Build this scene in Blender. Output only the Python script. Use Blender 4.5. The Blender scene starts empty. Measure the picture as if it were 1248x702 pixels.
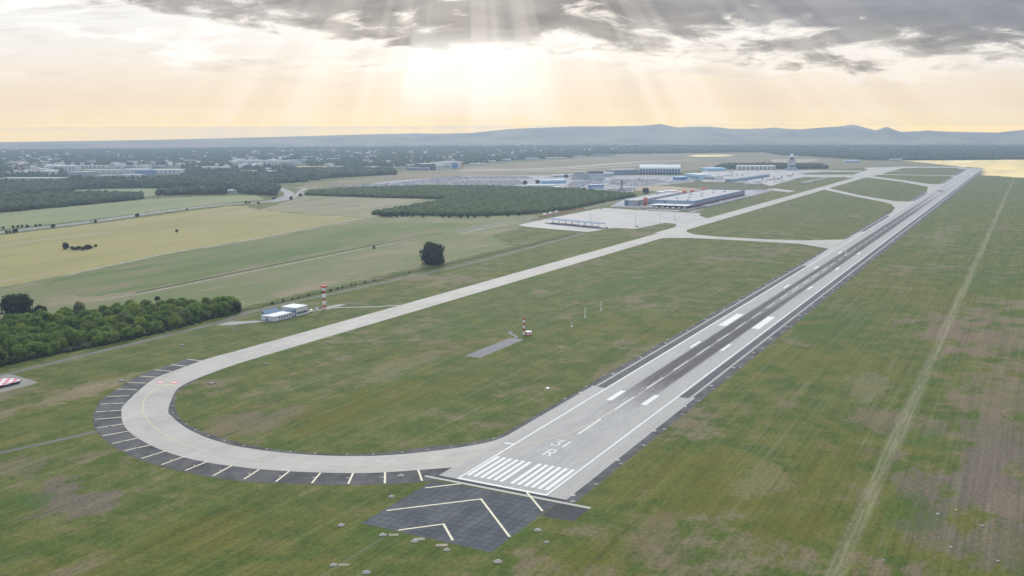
import bpy, math, random
import numpy as np
from mathutils import Matrix, Vector
from mathutils.geometry import tessellate_polygon
R = random.Random(7)
C = bpy.context.scene.collection
SC = bpy.context.scene
PI = math.pi

# ------------------------------------------------------------------ camera
F, PITCH, ROLL, YAW = 1179.17, 0.162338, -0.004252, 0.492305
CAM = np.array([-354.69, -196.50, 155.09])
_cp, _sp, _cy, _sy = math.cos(PITCH), math.sin(PITCH), math.cos(YAW), math.sin(YAW)
FW = np.array([_cy*_cp, _sy*_cp, -_sp]); _rt = np.array([_sy, -_cy, 0.0]); _up = np.cross(_rt, FW)
RT = math.cos(ROLL)*_rt + math.sin(ROLL)*_up
UP = -math.sin(ROLL)*_rt + math.cos(ROLL)*_up
cam_d = bpy.data.cameras.new('camera'); cam = bpy.data.objects.new('camera', cam_d); C.objects.link(cam)
cam_d.sensor_width = 36; cam_d.lens = F/1248*36; cam_d.clip_start = 1; cam_d.clip_end = 60000
m = Matrix(((RT[0], UP[0], -FW[0], CAM[0]), (RT[1], UP[1], -FW[1], CAM[1]), (RT[2], UP[2], -FW[2], CAM[2]), (0, 0, 0, 1)))
cam.matrix_world = m
SC.camera = cam

def G(px, py, z=0.0):
    """a surveyed point of the photograph -> metres on the ground (x along the runway, y to its left)"""
    d = FW + (px-624)/F*RT - (py-351)/F*UP
    t = (z-CAM[2])/d[2]
    p = CAM + d*t
    return float(p[0]), float(p[1])
def dist(x, y): return math.hypot(x-CAM[0], y-CAM[1])

# ------------------------------------------------------------------ node helpers
class NT:
    def __init__(s, nt): s.nt = nt; s.L = nt.links
    def n(s, t, **k):
        o = s.nt.nodes.new(t)
        for a, b in k.items(): setattr(o, a, b)
        return o
    def put(s, sock, v):
        if hasattr(v, 'is_linked') or isinstance(v, bpy.types.NodeSocket): s.L.new(v, sock)
        else:
            if isinstance(v, (tuple, list)) and sock.type == 'RGBA' and len(v) == 3: v = (*v, 1)
            sock.default_value = v
    def m(s, op, a, b=0.0, c=0.0, clamp=False):
        o = s.n('ShaderNodeMath', operation=op); o.use_clamp = clamp
        for i, v in enumerate((a, b, c)): s.put(o.inputs[i], v)
        return o.outputs[0]
    def vm(s, op, a, b=(0, 0, 0), scale=None):
        o = s.n('ShaderNodeVectorMath', operation=op)
        s.put(o.inputs[0], a); s.put(o.inputs[1], b)
        if scale is not None: s.put(o.inputs[3], scale)
        return o.outputs['Value' if op in ('LENGTH', 'DOT_PRODUCT', 'DISTANCE') else 'Vector']
    def mix(s, f, a, b, mode='MIX'):
        o = s.n('ShaderNodeMix', data_type='RGBA', blend_type=mode); o.clamp_result = False
        s.put(o.inputs[0], f); s.put(o.inputs[6], a); s.put(o.inputs[7], b)
        return o.outputs[2]
    def sm(s, v, a, b, lo=0.0, hi=1.0):
        o = s.n('ShaderNodeMapRange', interpolation_type='SMOOTHSTEP')
        for i, x in enumerate((v, a, b, lo, hi)): s.put(o.inputs[i], x)
        return o.outputs[0]
    def noise(s, vec, scale=1.0, detail=4.0, rough=0.55, dist=0.0, dim='3D', w=None):
        o = s.n('ShaderNodeTexNoise', noise_dimensions=dim)
        if dim != '1D': s.put(o.inputs['Vector'], vec)
        else: s.put(o.inputs['W'], vec)
        for k, v in (('Scale', scale), ('Detail', detail), ('Roughness', rough), ('Distortion', dist)): o.inputs[k].default_value = v
        return o.outputs[0]
    def pos(s): return s.n('ShaderNodeNewGeometry').outputs['Position']
    def xyz(s, v):
        o = s.n('ShaderNodeSeparateXYZ'); s.put(o.inputs[0], v); return o.outputs
    def comb(s, x, y, z=0.0):
        o = s.n('ShaderNodeCombineXYZ')
        for i, v in enumerate((x, y, z)): s.put(o.inputs[i], v)
        return o.outputs[0]
    def ramp(s, f, stops):
        o = s.n('ShaderNodeValToRGB'); e = o.color_ramp.elements
        while len(e) < len(stops): e.new(0.5)
        for i, (p, c) in enumerate(stops): e[i].position = p; e[i].color = (*c, 1)
        s.put(o.inputs[0], f); return o.outputs[0]

# ------------------------------------------------------------------ world: evening sky behind broken cloud
SUN_EL, SUN_AZ = math.radians(21.0), YAW + math.radians(2.4)      # azimuth measured from +x towards +y
world = bpy.data.worlds.new('World'); SC.world = world; world.use_nodes = True
world.node_tree.nodes.clear()
w = NT(world.node_tree)
gen = w.n('ShaderNodeTexCoord').outputs['Generated']
S3 = (math.cos(SUN_AZ), math.sin(SUN_AZ), 0); T3 = (math.sin(SUN_AZ), -math.cos(SUN_AZ), 0)
dx, dy, dz = w.xyz(gen)
s_ = w.m('MAXIMUM', w.vm('DOT_PRODUCT', gen, S3), 0.12); t_ = w.vm('DOT_PRODUCT', gen, T3)
u = w.m('DIVIDE', t_, s_); v = w.m('DIVIDE', dz, s_)               # tangent plane towards the sun's azimuth
fwd = w.sm(w.vm('DOT_PRODUCT', gen, S3), .15, .5)
base = w.ramp(w.m('MULTIPLY', v, 4.0), [(0.0, (1.0, .72, .46)), (.06, (.95, .73, .51)), (.13, (.90, .74, .56)), (.22, (.88, .78, .66)), (.32, (.88, .83, .77)), (.45, (.90, .89, .87)), (.7, (.84, .86, .90)), (1.0, (.80, .84, .92))])
low_sky = w.ramp(w.m('ADD', .5, w.m('MULTIPLY', v, 20.0)), [(0.0, (2.3, 1.38, .06)), (.50, (2.3, 1.38, .06)), (.58, (1.9, 1.2, .16)), (.66, (1.25, .90, .42)), (.82, (1.0, .80, .52)), (1.0, (.94, .78, .57))])
base = w.mix(w.m('MULTIPLY', w.sm(v, .026, .018), fwd), base, low_sky)      # last strip above the horizon, seen only through kilometres of air
# thin streaky cloud low down
low = w.noise(w.comb(w.m('MULTIPLY', u, 3.2), w.m('MULTIPLY', v, 24.0)), 2.2, 6, .62, .3)
low2 = w.noise(w.comb(w.m('MULTIPLY', u, 2.0), w.m('MULTIPLY', v, 12.0), 4.3), 3.0, 7, .62, .5)
k = w.m('MULTIPLY', w.sm(low, .50, .68), w.sm(v, .02, .07))
c = w.mix(w.m('MULTIPLY', k, .65), base, (.64, .58, .54))
k = w.m('MULTIPLY', w.sm(low2, .50, .62), w.sm(v, .045, .075))
c = w.mix(w.m('MULTIPLY', k, .75), c, (1.08, 1.05, 1.0))
# the sun's glow through the cloud
du = w.m('DIVIDE', u, .115); gl = w.m('POWER', 2.718, w.m('MULTIPLY', w.m('MULTIPLY', du, du), -1.0))
c = w.mix(w.m('MULTIPLY', gl, w.sm(v, .0, .075, .03, .42)), c, (1.06, 1.02, .97))
# heavy grey bank
big = w.noise(w.comb(w.m('MULTIPLY', u, 3.4), w.m('MULTIPLY', v, 13.0), 9.1), 1.9, 8, .58, .4)
det = w.noise(w.comb(w.m('MULTIPLY', u, 9.0), w.m('MULTIPLY', v, 26.0), 1.1), 2.5, 8, .6, .6)
edge = w.m('ADD', w.sm(u, -.44, -.12, .150, .077), w.m('MULTIPLY', w.sm(u, .20, .42), -.008))      # lower rim of the bank
q = w.m('ADD', w.m('MULTIPLY', w.m('SUBTRACT', v, edge), 24.0), w.m('ADD', w.m('MULTIPLY', w.m('SUBTRACT', big, .5), 3.4), w.m('MULTIPLY', w.m('SUBTRACT', det, .5), 1.5)))
bank = w.sm(q, -.14, .55)
rim = w.m('MULTIPLY', w.sm(q, -.30, .0), w.sm(q, .36, .0))
shade = w.noise(w.comb(w.m('MULTIPLY', u, 5.0), w.m('MULTIPLY', v, 22.0), 2.7), 1.7, 6, .6, .3)
grey = w.mix(w.sm(shade, .35, .68), (.125, .125, .14), (.33, .32, .32))
grey = w.mix(w.sm(q, .1, .9), w.mix(.40, grey, (.50, .46, .43)), grey)
grey = w.mix(w.m('MULTIPLY', w.sm(u, .05, .42), w.sm(v, .07, .12)), grey, w.mix(.6, grey, (.21, .235, .30)))
c = w.mix(w.m('MULTIPLY', bank, .93), c, grey)
c = w.mix(w.m('MULTIPLY', rim, .45), c, (1.04, .99, .93))
# gaps
gap = w.m('MULTIPLY', w.sm(w.noise(w.comb(w.m('MULTIPLY', u, 7.0), w.m('MULTIPLY', v, 26.0), 6.4), 1.6, 7, .6, .5), .57, .70), w.sm(v, .06, .09))
c = w.mix(w.m('MULTIPLY', gap, .85), c, (1.1, 1.03, .94))
# shafts of light fanning out from the hidden sun
ang = w.m('ARCTAN2', u, w.m('SUBTRACT', math.tan(SUN_EL), v))
shaft = w.noise(w.m('MULTIPLY', ang, 1.0), 8.0, 2, .5, 0, '1D')
fan = w.m('MULTIPLY', w.sm(w.m('ABSOLUTE', w.m('SUBTRACT', ang, .15)), 1.2, .35), w.sm(v, .20, .05))
ray = w.m('MULTIPLY', w.m('SUBTRACT', w.sm(shaft, .34, .66), .45), fan)
c = w.mix(w.m('MULTIPLY', w.m('MAXIMUM', ray, 0.0), .56), c, (1.08, 1.0, .88))
c = w.mix(w.m('MULTIPLY', w.m('MAXIMUM', w.m('MULTIPLY', ray, -1.0), 0.0), .42), c, (.60, .52, .43))
col_ = w.m('MULTIPLY', w.sm(ang, -.215, -.180), w.sm(ang, .30, .10))
col_ = w.m('MULTIPLY', col_, w.m('MULTIPLY', w.sm(v, .0, .05), w.sm(v, .105, .078)))
c = w.mix(w.m('MULTIPLY', col_, .55), c, (1.08, 1.06, 1.02))
# overhead, out of the frame: even pale overcast
top = w.mix(w.sm(dz, .35, 1.0), (.96, .985, 1.03), (1.16, 1.23, 1.33))
c = w.mix(w.sm(dz, .14, .30), c, top)
c = w.mix(w.m('MULTIPLY', w.sm(w.vm('DOT_PRODUCT', gen, S3), .25, -.45), w.sm(dz, .85, .35)), c, (.50, .57, .70))
sky = w.n('ShaderNodeTexSky', sky_type='NISHITA'); sky.sun_disc = False
sky.sun_elevation = SUN_EL; sky.sun_rotation = PI/2 - SUN_AZ
b1 = w.n('ShaderNodeBackground'); w.put(b1.inputs[0], c); b1.inputs[1].default_value = 0.97
b2 = w.n('ShaderNodeBackground'); w.put(b2.inputs[0], sky.outputs[0]); b2.inputs[1].default_value = 0.06
mx = w.n('ShaderNodeMixShader'); mx.inputs[0].default_value = .07
w.L.new(b1.outputs[0], mx.inputs[1]); w.L.new(b2.outputs[0], mx.inputs[2])
wo = w.n('ShaderNodeOutputWorld'); w.L.new(mx.outputs[0], wo.inputs[0])

sun_d = bpy.data.lights.new('sun', 'SUN'); sun_d.energy = 1.9; sun_d.angle = math.radians(12); sun_d.color = (1, .93, .82)
sun = bpy.data.objects.new('sun', sun_d); C.objects.link(sun)
sv = Vector((math.cos(SUN_EL)*math.cos(SUN_AZ), math.cos(SUN_EL)*math.sin(SUN_AZ), math.sin(SUN_EL)))
sun.rotation_euler = sv.to_track_quat('Z', 'Y').to_euler(); sun.location = (0, 0, 900)
SC.view_settings.view_transform = 'Standard'; SC.view_settings.look = 'None'
SC.view_settings.exposure = 0.15; SC.view_settings.gamma = 1; SC.view_settings.use_curve_mapping = False
SC.cycles.use_denoising = True; SC.cycles.volume_bounces = 0; SC.cycles.max_bounces = 4; SC.cycles.diffuse_bounces = 2
SC.cycles.caustics_reflective = False; SC.cycles.caustics_refractive = False

# ------------------------------------------------------------------ materials
MATS = {}
def material(name, rough=.85, spec=.25):
    mt = bpy.data.materials.new(name); mt.use_nodes = True
    b = mt.node_tree.nodes['Principled BSDF']; b.inputs['Roughness'].default_value = rough
    b.inputs['Specular IOR Level'].default_value = spec
    MATS[name] = mt
    return mt, NT(mt.node_tree), b
def plain(name, col, var=.12, scale=.25, rough=.8, spec=.25, stretch=(1, 1, 1), fine=.0):
    """one colour broken up by worn, noisy variation in world space"""
    mt, n, b = material(name, rough, spec)
    p = n.vm('MULTIPLY', n.pos(), stretch)
    a = n.noise(p, scale, 5, .6)
    k = n.m('ADD', n.m('MULTIPLY', n.m('SUBTRACT', a, .5), 2.6*var), 1.0)
    if fine:
        k = n.m('ADD', k, n.m('MULTIPLY', n.m('SUBTRACT', n.noise(n.pos(), scale*14, 3, .7), .5), 2*fine))
    n.put(b.inputs['Base Color'], n.vm('SCALE', col, scale=k))
    return mt
def two(name, c1, c2, scale, lo=.4, hi=.6, stretch=(1, 1, 1), fine=.12, fscale=.5, rough=.95, c3=None, s3=.01, rot=0.0, tram=0):
    mt, n, b = material(name, rough, .1)
    p = n.pos()
    if rot:
        o = n.n('ShaderNodeVectorRotate', rotation_type='Z_AXIS'); n.put(o.inputs[0], p); o.inputs['Angle'].default_value = rot; p = o.outputs[0]
    ps = n.vm('MULTIPLY', p, stretch)
    col = n.mix(n.sm(n.noise(ps, scale, 6, .6, .3), lo, hi), c1, c2)
    if c3: col = n.mix(n.sm(n.noise(n.vm('ADD', ps, (371, 91, 0)), s3, 6, .62, .2), .52, .64), col, c3)
    k = n.m('ADD', n.m('MULTIPLY', n.m('SUBTRACT', n.noise(ps, fscale, 4, .7), .5), 2*fine*1.5), 1.0)
    if tram:
        px_, py_, pz_ = n.xyz(p); fr = n.m('ABSOLUTE', n.m('SUBTRACT', n.m('FRACT', n.m('DIVIDE', n.m('ADD', py_, n.m('MULTIPLY', n.noise(p, .006, 2, .5), 8.0)), tram)), .5))
        k = n.m('MULTIPLY', k, n.m('SUBTRACT', 1.0, n.m('MULTIPLY', n.sm(fr, .43, .5), .22)))
    n.put(b.inputs['Base Color'], n.vm('SCALE', col, scale=k))
    return mt

BROWN, TAN, OLIVE, GREEN, MAUVE = (.178, .138, .094), (.218, .182, .112), (.108, .110, .018), (.058, .106, .020), (.148, .120, .096)
BLOBS = [(1160, 398, 95, 42, BROWN, .75), (1215, 412, 70, 40, BROWN, .6), (1185, 590, 56, 40, MAUVE, .75), (1225, 545, 70, 40, MAUVE, .65), (1215, 480, 60, 34, BROWN, .5), (1235, 660, 40, 30, MAUVE, .6), (1150, 660, 22, 22, MAUVE, .45),
         (1100, 692, 16, 16, BROWN, .7), (1080, 512, 26, 22, BROWN, .55), (1060, 470, 40, 14, TAN, .4), (880, 385, 120, 9, TAN, .45), (685, 423, 9, 6, TAN, .7),
         (85, 608, 20, 26, MAUVE, .75), (90, 482, 46, 12, TAN, .65), (150, 460, 40, 10, TAN, .5), (330, 508, 46, 22, BROWN, .55), (480, 450, 60, 15, TAN, .35),
         (30, 572, 16, 18, BROWN, .4), (430, 495, 60, 26, OLIVE, .8), (540, 470, 50, 18, OLIVE, .5), (870, 590, 50, 36, OLIVE, .6), (1000, 560, 55, 24, OLIVE, .5),
         (735, 665, 24, 20, OLIVE, .5), (250, 650, 26, 26, OLIVE, .5), (950, 640, 26, 22, OLIVE, .7), (1090, 620, 26, 18, GREEN, .45), (1130, 535, 22, 16, GREEN, .45),
         (1010, 400, 90, 40, GREEN, .5), (1190, 340, 110, 35, GREEN, .5), (760, 345, 120, 30, GREEN, .6), (700, 312, 46, 9, TAN, .35), (520, 348, 40, 7, TAN, .5),
         (560, 400, 70, 30, GREEN, .35), (1010, 250, 260, 60, GREEN, .35), (450, 640, 26, 22, GREEN, .4), (30, 612, 12, 16, GREEN, .7), (620, 650, 14, 18, GREEN, .6),
         (1150, 285, 260, 22, TAN, .3), (1240, 620, 20, 10, BROWN, .6), (930, 580, 28, 16, TAN, .35), (800, 660, 26, 18, BROWN, .3)]
def grass_material():
    mt, n, b = material('mown_grass', .95, .1)
    p = n.pos(); x, y, z = n.xyz(p)
    n1 = n.noise(p, .0045, 5, .6, .3); n1b = n.noise(n.vm('ADD', p, (812, 377, 0)), .009, 5, .62, .4)
    n2 = n.noise(n.comb(n.m('MULTIPLY', x, .008), n.m('MULTIPLY', y, .22)), 1.0, 3, .6)
    n2b = n.noise(n.comb(n.m('MULTIPLY', x, .004), n.m('MULTIPLY', y, .75)), 1.0, 2, .6)
    n3 = n.noise(p, .045, 7, .70, .2); n4 = n.noise(p, .55, 4, .7)
    nb = n.noise(n.vm('MULTIPLY', p, (.02, .045, 0)), 1.0, 6, .66, .3)
    n5 = n.noise(p, .22, 6, .72, .2)
    col = n.mix(n.sm(n3, .38, .62), (.066, .100, .018), (.122, .132, .036))
    col = n.mix(n.m('MULTIPLY', n.sm(n.m('ADD', n5, n.m('MULTIPLY', n.m('SUBTRACT', n2, .5), .35)), .54, .70), .42), col, (.170, .155, .098))
    col = n.mix(n.m('MULTIPLY', n.sm(n5, .46, .34), .55), col, (.048, .074, .024))
    col = n.mix(n.m('MULTIPLY', n.sm(n.m('ADD', n1, n.m('MULTIPLY', n.m('SUBTRACT', n3, .5), .8)), .50, .62), .50), col, (.128, .122, .024))
    col = n.mix(n.m('MULTIPLY', n.sm(n.m('ADD', n1b, n.m('MULTIPLY', n.m('SUBTRACT', n3, .5), .9)), .56, .68), .7), col, (.180, .148, .098))
    for (px, py, rx, ry, cc, st) in BLOBS:
        X, Y = G(px, py)
        d = n.vm('LENGTH', n.vm('MULTIPLY', n.vm('SUBTRACT', p, (X, Y, 0)), (1/rx, 1/ry, 0)))
        vv = n.m('SUBTRACT', n.m('ADD', n.m('MULTIPLY', nb, 4.8), -1.55), d)
        col = n.mix(n.m('MULTIPLY', n.sm(n.m('ADD', vv, n.m('MULTIPLY', n.m('SUBTRACT', n5, .5), 1.1)), -.05, .38), min(1, st*1.12)), col, cc)
    k = n.m('ADD', n.m('MULTIPLY', n.m('SUBTRACT', n2, .5), .7), 1.0)
    k = n.m('ADD', k, n.m('MULTIPLY', n.m('SUBTRACT', n2b, .5), .55))
    k = n.m('ADD', k, n.m('MULTIPLY', n.m('SUBTRACT', n4, .5), 1.5))
    n.put(b.inputs['Base Color'], n.vm('SCALE', col, scale=k))
    # the worn vehicle track on the right: bleached ruts fading into the grass
    ty = n.m('ABSOLUTE', n.m('ADD', y, n.m('ADD', 145.0, n.m('MULTIPLY', n.m('SUBTRACT', n.noise(p, .02, 2, .5), .5), 1.6))))
    rut = n.noise(n.comb(n.m('MULTIPLY', x, .03), n.m('MULTIPLY', y, 1.1), 5.5), 1.0, 4, .65)
    trk = n.m('MULTIPLY', n.m('MULTIPLY', n.sm(ty, 5.2, 1.0), n.m('ADD', .35, n.m('MULTIPLY', n.sm(rut, .38, .62), .65))), n.sm(x, 3400, 3300))
    col = n.mix(n.m('MULTIPLY', trk, n.m('ADD', .38, n.m('MULTIPLY', n3, .5))), col, (.275, .262, .175))
    # pale mower lines running with the runway
    ln = n.m('MULTIPLY', n.sm(n.noise(n.comb(n.m('MULTIPLY', x, .0025), n.m('MULTIPLY', y, .33), 3.3), 1.0, 2, .5), .60, .66), n.sm(n.noise(p, .012, 3, .6), .45, .6))
    n.put(b.inputs['Base Color'], n.mix(n.m('MULTIPLY', ln, .30), n.vm('SCALE', col, scale=k), (.22, .21, .14)))
    return mt
M_grass = grass_material()

def rubber(n, x, y):
    """tyre rubber: long streaks either side of the centreline, heaviest in the touchdown zone"""
    ay = n.m('ABSOLUTE', y)
    s1 = n.noise(n.comb(n.m('MULTIPLY', x, .040), n.m('MULTIPLY', y, 2.3), 1.7), 1.0, 5, .72)
    s2 = n.noise(n.comb(n.m('MULTIPLY', x, .006), n.m('MULTIPLY', y, .6), 7.7), 1.0, 4, .6)
    s3 = n.noise(n.comb(n.m('MULTIPLY', x, .085), n.m('MULTIPLY', y, 3.6), 9.9), 1.0, 3, .65)
    along = n.m('MULTIPLY', n.sm(x, 150, 300), n.sm(x, 2700, 1300))
    heavy = n.m('MULTIPLY', n.sm(n.m('ADD', x, n.m('MULTIPLY', n.m('SUBTRACT', s3, .5), 160.0)), 120, 225), n.sm(x, 640, 400))
    band = n.sm(n.m('ABSOLUTE', n.m('SUBTRACT', ay, 5.0)), 5.6, 3.4)
    tight = n.sm(n.m('ABSOLUTE', n.m('SUBTRACT', ay, 6.0)), 3.9, 2.0)
    mid = n.m('MULTIPLY', n.sm(ay, 7.5, 4.5), n.m('MULTIPLY', n.sm(x, 620, 850), n.sm(x, 2200, 1400)))
    ctr = n.m('MULTIPLY', n.sm(ay, 2.2, .6), n.m('MULTIPLY', n.sm(x, 300, 420), n.sm(x, 900, 700)))
    r1 = n.m('MULTIPLY', n.m('MULTIPLY', band, heavy), n.m('ADD', .34, n.m('MULTIPLY', n.m('MAXIMUM', n.sm(s1, .40, .47), n.sm(s3, .48, .55)), .64)))
    r2 = n.m('MULTIPLY', n.m('MULTIPLY', tight, along), n.m('ADD', .60, n.m('MULTIPLY', n.m('MULTIPLY', n.sm(s2, .26, .50), n.sm(s3, .25, .5)), .34)))
    r3 = n.m('MULTIPLY', mid, n.m('ADD', .52, n.m('MULTIPLY', n.sm(s1, .30, .62), .30)))
    edge_ = n.m('ADD', .85, n.m('MULTIPLY', n.noise(n.comb(n.m('MULTIPLY', x, .05), y, 3.0), .5, 3, .6), .3))
    return n.m('MINIMUM', n.m('MULTIPLY', n.m('MAXIMUM', n.m('MAXIMUM', r1, n.m('MULTIPLY', ctr, .5)), n.m('MAXIMUM', r2, r3)), edge_), .95)
def runway_material():
    mt, n, b = material('runway_concrete', .8, .25)
    p = n.pos(); x, y, z = n.xyz(p)
    a = n.noise(p, .03, 5, .6); f = n.noise(p, .8, 4, .7)
    st = n.noise(n.comb(n.m('MULTIPLY', x, .004), n.m('MULTIPLY', y, .55)), 1.0, 4, .6)
    col = n.mix(n.sm(a, .35, .65), (.335, .331, .324), (.372, .368, .362))
    col = n.mix(n.sm(n.noise(n.vm('MULTIPLY', p, (.05, .30, 0)), 1.0, 5, .6), .42, .62), col, (.315, .315, .318))
    # warmer outer lanes, greyer middle
    ay = n.m('ABSOLUTE', y)
    col = n.mix(n.m('MULTIPLY', n.sm(ay, 9, 17), .35), col, (.385, .375, .35))
    k = n.m('ADD', 1.0, n.m('ADD', n.m('MULTIPLY', n.m('SUBTRACT', st, .5), .22), n.m('MULTIPLY', n.m('SUBTRACT', f, .5), .16)))
    rub = rubber(n, x, y)
    col = n.vm('SCALE', col, scale=k)
    n.put(b.inputs['Base Color'], n.mix(rub, col, (.030, .030, .034)))
    return mt
M_run = runway_material()
def slab_material(name, c1, c2, w_=4.0, joint=.06, jw=.012, stain=.25):
    mt, n, b = material(name, .8, .25)
    p = n.pos(); x, y, z = n.xyz(p)
    a = n.noise(p, .02, 6, .62, .3); f = n.noise(p, .7, 4, .7)
    vor = n.n('ShaderNodeTexWhiteNoise', noise_dimensions='3D')
    n.put(vor.inputs[0], n.comb(n.m('FLOOR', n.m('DIVIDE', x, w_*2)), n.m('FLOOR', n.m('DIVIDE', y, w_)), 0.0))
    col = n.mix(n.sm(a, .35, .65), c1, c2)
    k = n.m('ADD', 1.0, n.m('ADD', n.m('MULTIPLY', n.m('SUBTRACT', vor.outputs[0], .5), joint), n.m('MULTIPLY', n.m('SUBTRACT', f, .5), stain)))
    for co, per in ((x, w_*2), (y, w_)):
        fr = n.m('ABSOLUTE', n.m('SUBTRACT', n.m('FRACT', n.m('DIVIDE', co, per)), .5))
        k = n.m('MULTIPLY', k, n.m('SUBTRACT', 1.0, n.m('MULTIPLY', n.sm(fr, .47, .5), .16)))
    dirt = n.noise(n.vm('ADD', p, (55, 13, 0)), .055, 6, .7, .5)
    col = n.mix(n.m('MULTIPLY', n.sm(dirt, .50, .72), .40), col, (.27, .265, .25))
    n.put(b.inputs['Base Color'], n.vm('SCALE', col, scale=k))
    return mt
M_taxi = slab_material('taxiway_concrete', (.385, .372, .348), (.435, .422, .395), 6.0, .09, .012, .18)
M_apron = slab_material('apron_concrete', (.35, .345, .34), (.41, .40, .395), 7.0, .07)
def asphalt(name, c1, c2, grid=False):
    mt, n, b = material(name, .9, .2)
    p = n.pos(); x, y, z = n.xyz(p)
    a = n.noise(p, .06, 6, .65, .3); f = n.noise(p, 1.2, 4, .7)
    col = n.mix(n.sm(a, .35, .65), c1, c2)
    k = n.m('ADD', 1.0, n.m('MULTIPLY', n.m('SUBTRACT', f, .5), .5))
    if grid:                      # paving lanes with tarred joints
        wob = n.m('MULTIPLY', n.m('SUBTRACT', n.noise(p, .12, 3, .6), .5), .9)
        for co, per in ((x, 4.1), (y, 3.7)):
            fr = n.m('FRACT', n.m('DIVIDE', n.m('ADD', co, wob), per))
            ln = n.sm(n.m('ABSOLUTE', n.m('SUBTRACT', fr, .5)), .40, .485)
            k = n.m('MULTIPLY', k, n.m('SUBTRACT', 1.0, n.m('MULTIPLY', ln, n.m('MULTIPLY', n.noise(p, .09, 3, .6), .72))))
        wn = n.n('ShaderNodeTexWhiteNoise', noise_dimensions='3D')
        n.put(wn.inputs[0], n.comb(n.m('FLOOR', n.m('DIVIDE', x, 12.3)), n.m('FLOOR', n.m('DIVIDE', y, 3.7)), 0.0))
        k = n.m('MULTIPLY', k, n.m('ADD', .86, n.m('MULTIPLY', wn.outputs[0], .28)))
    n.put(b.inputs['Base Color'], n.vm('SCALE', col, scale=k))
    return mt
M_asph = asphalt('shoulder_asphalt', (.052, .054, .062), (.112, .112, .116))
M_asph2 = asphalt('strip_asphalt', (.080, .088, .100), (.105, .112, .124))
M_blast = asphalt('blast_pad_asphalt', (.062, .074, .090), (.098, .108, .120), True)
M_newasph = asphalt('new_asphalt', (.048, .050, .058), (.060, .062, .070))
M_road = asphalt('road_asphalt', (.17, .17, .16), (.21, .21, .20)); M_mway = asphalt('motorway_asphalt', (.27, .27, .275), (.32, .32, .325)); M_lane = asphalt('worn_lane', (.125, .128, .110), (.155, .155, .135)); M_padc = plain('weathered_concrete', (.235, .23, .205), .45, .8, .85)
M_padasph = asphalt('pad_asphalt', (.19, .185, .20), (.23, .225, .24))
M_lot = two('lot_paving', (.26, .27, .29), (.40, .40, .42), .02, fine=.12)
def white_paint():
    mt, n, b = material('white_paint', .75, .2); p = n.pos(); x, y, z = n.xyz(p)
    wear = n.m('MULTIPLY', n.sm(n.noise(p, .9, 5, .72), .48, .70), .40)
    col = n.mix(wear, (.74, .74, .735), (.44, .44, .43))
    col = n.mix(n.m('MULTIPLY', n.sm(n.noise(n.vm('MULTIPLY', p, (.02, .8, 0)), 1.0, 4, .6), .50, .70), .30), col, (.40, .40, .40))
    n.put(b.inputs['Base Color'], n.mix(n.m('MULTIPLY', rubber(n, x, y), .55), col, (.06, .06, .065))); return mt
M_white = white_paint()
M_cream = plain('cream_paint', (.66, .62, .47), .14, .4, .7)
M_yellow = plain('pale_yellow_paint', (.58, .53, .36), .16, .4, .7)
M_redp = plain('faded_red_paint', (.60, .20, .16), .15, .6, .8)
M_bar = plain('pale_concrete', (.43, .42, .40), .12, .6, .8)
M_dirt = two('pale_dirt', (.36, .335, .27), (.22, .215, .14), .05, .40, .66, (1, 1.6, 1), .18, .8)
M_track = two('worn_grass', (.205, .195, .128), (.125, .132, .070), .10, .38, .66, (.06, 4, 1), .12, 1.2)
M_ditch = plain('dark_weeds', (.040, .050, .026), .3, .08, .95, .1)
M_verge = two('rough_grass', (.085, .100, .045), (.12, .118, .058), .02, fine=.2, stretch=(.4, 1.6, 1))

M_wheat = two('ripening_wheat', (.305, .275, .112), (.255, .245, .100), .006, stretch=(.35, 1.6, 1), fine=.07, fscale=.06, rot=-.20, tram=21, c3=(.315, .265, .145), s3=.008)
M_fieldgreen = two('young_crop', (.098, .145, .046), (.150, .172, .070), .010, stretch=(.3, 1.8, 1), fine=.10, fscale=.09, tram=16, rot=-.1, c3=(.190, .175, .095), s3=.012)
M_meadow = two('meadow', (.140, .168, .070), (.180, .182, .092), .010, stretch=(.5, 1.5, 1), fine=.14, fscale=.12, c3=(.235, .200, .130), s3=.013)
M_paleg = two('pale_green_crop', (.185, .225, .108), (.225, .245, .122), .006, stretch=(.4, 1.5, 1), fine=.08, fscale=.08, tram=24)
M_stubble = two('tan_stubble', (.260, .235, .150), (.215, .205, .120), .006, stretch=(.4, 1.6, 1), fine=.08, fscale=.08, c3=(.150, .165, .080), s3=.01)
M_sunlit = two('painted_sunlight', (.90, .70, .30), (.74, .58, .28), .004, stretch=(.3, 1.4, 1), fine=.08, fscale=.02, c3=(.95, .78, .42), s3=.003)  # sunlight on the far ground, put into a very bright base colour
M_dry = two('dry_grass', (.205, .170, .110), (.170, .155, .088), .003, fine=.08, fscale=.03, c3=(.24, .20, .13), s3=.004)
M_floor = two('woodland_floor', (.045, .062, .030), (.070, .085, .042), .01, fine=.15)
M_sand = two('bare_sand', (.40, .33, .24), (.33, .28, .20), .01)
M_hill = two('hill_woods', (.13, .115, .070), (.23, .195, .125), .0016, fine=.2, fscale=.01)

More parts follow.
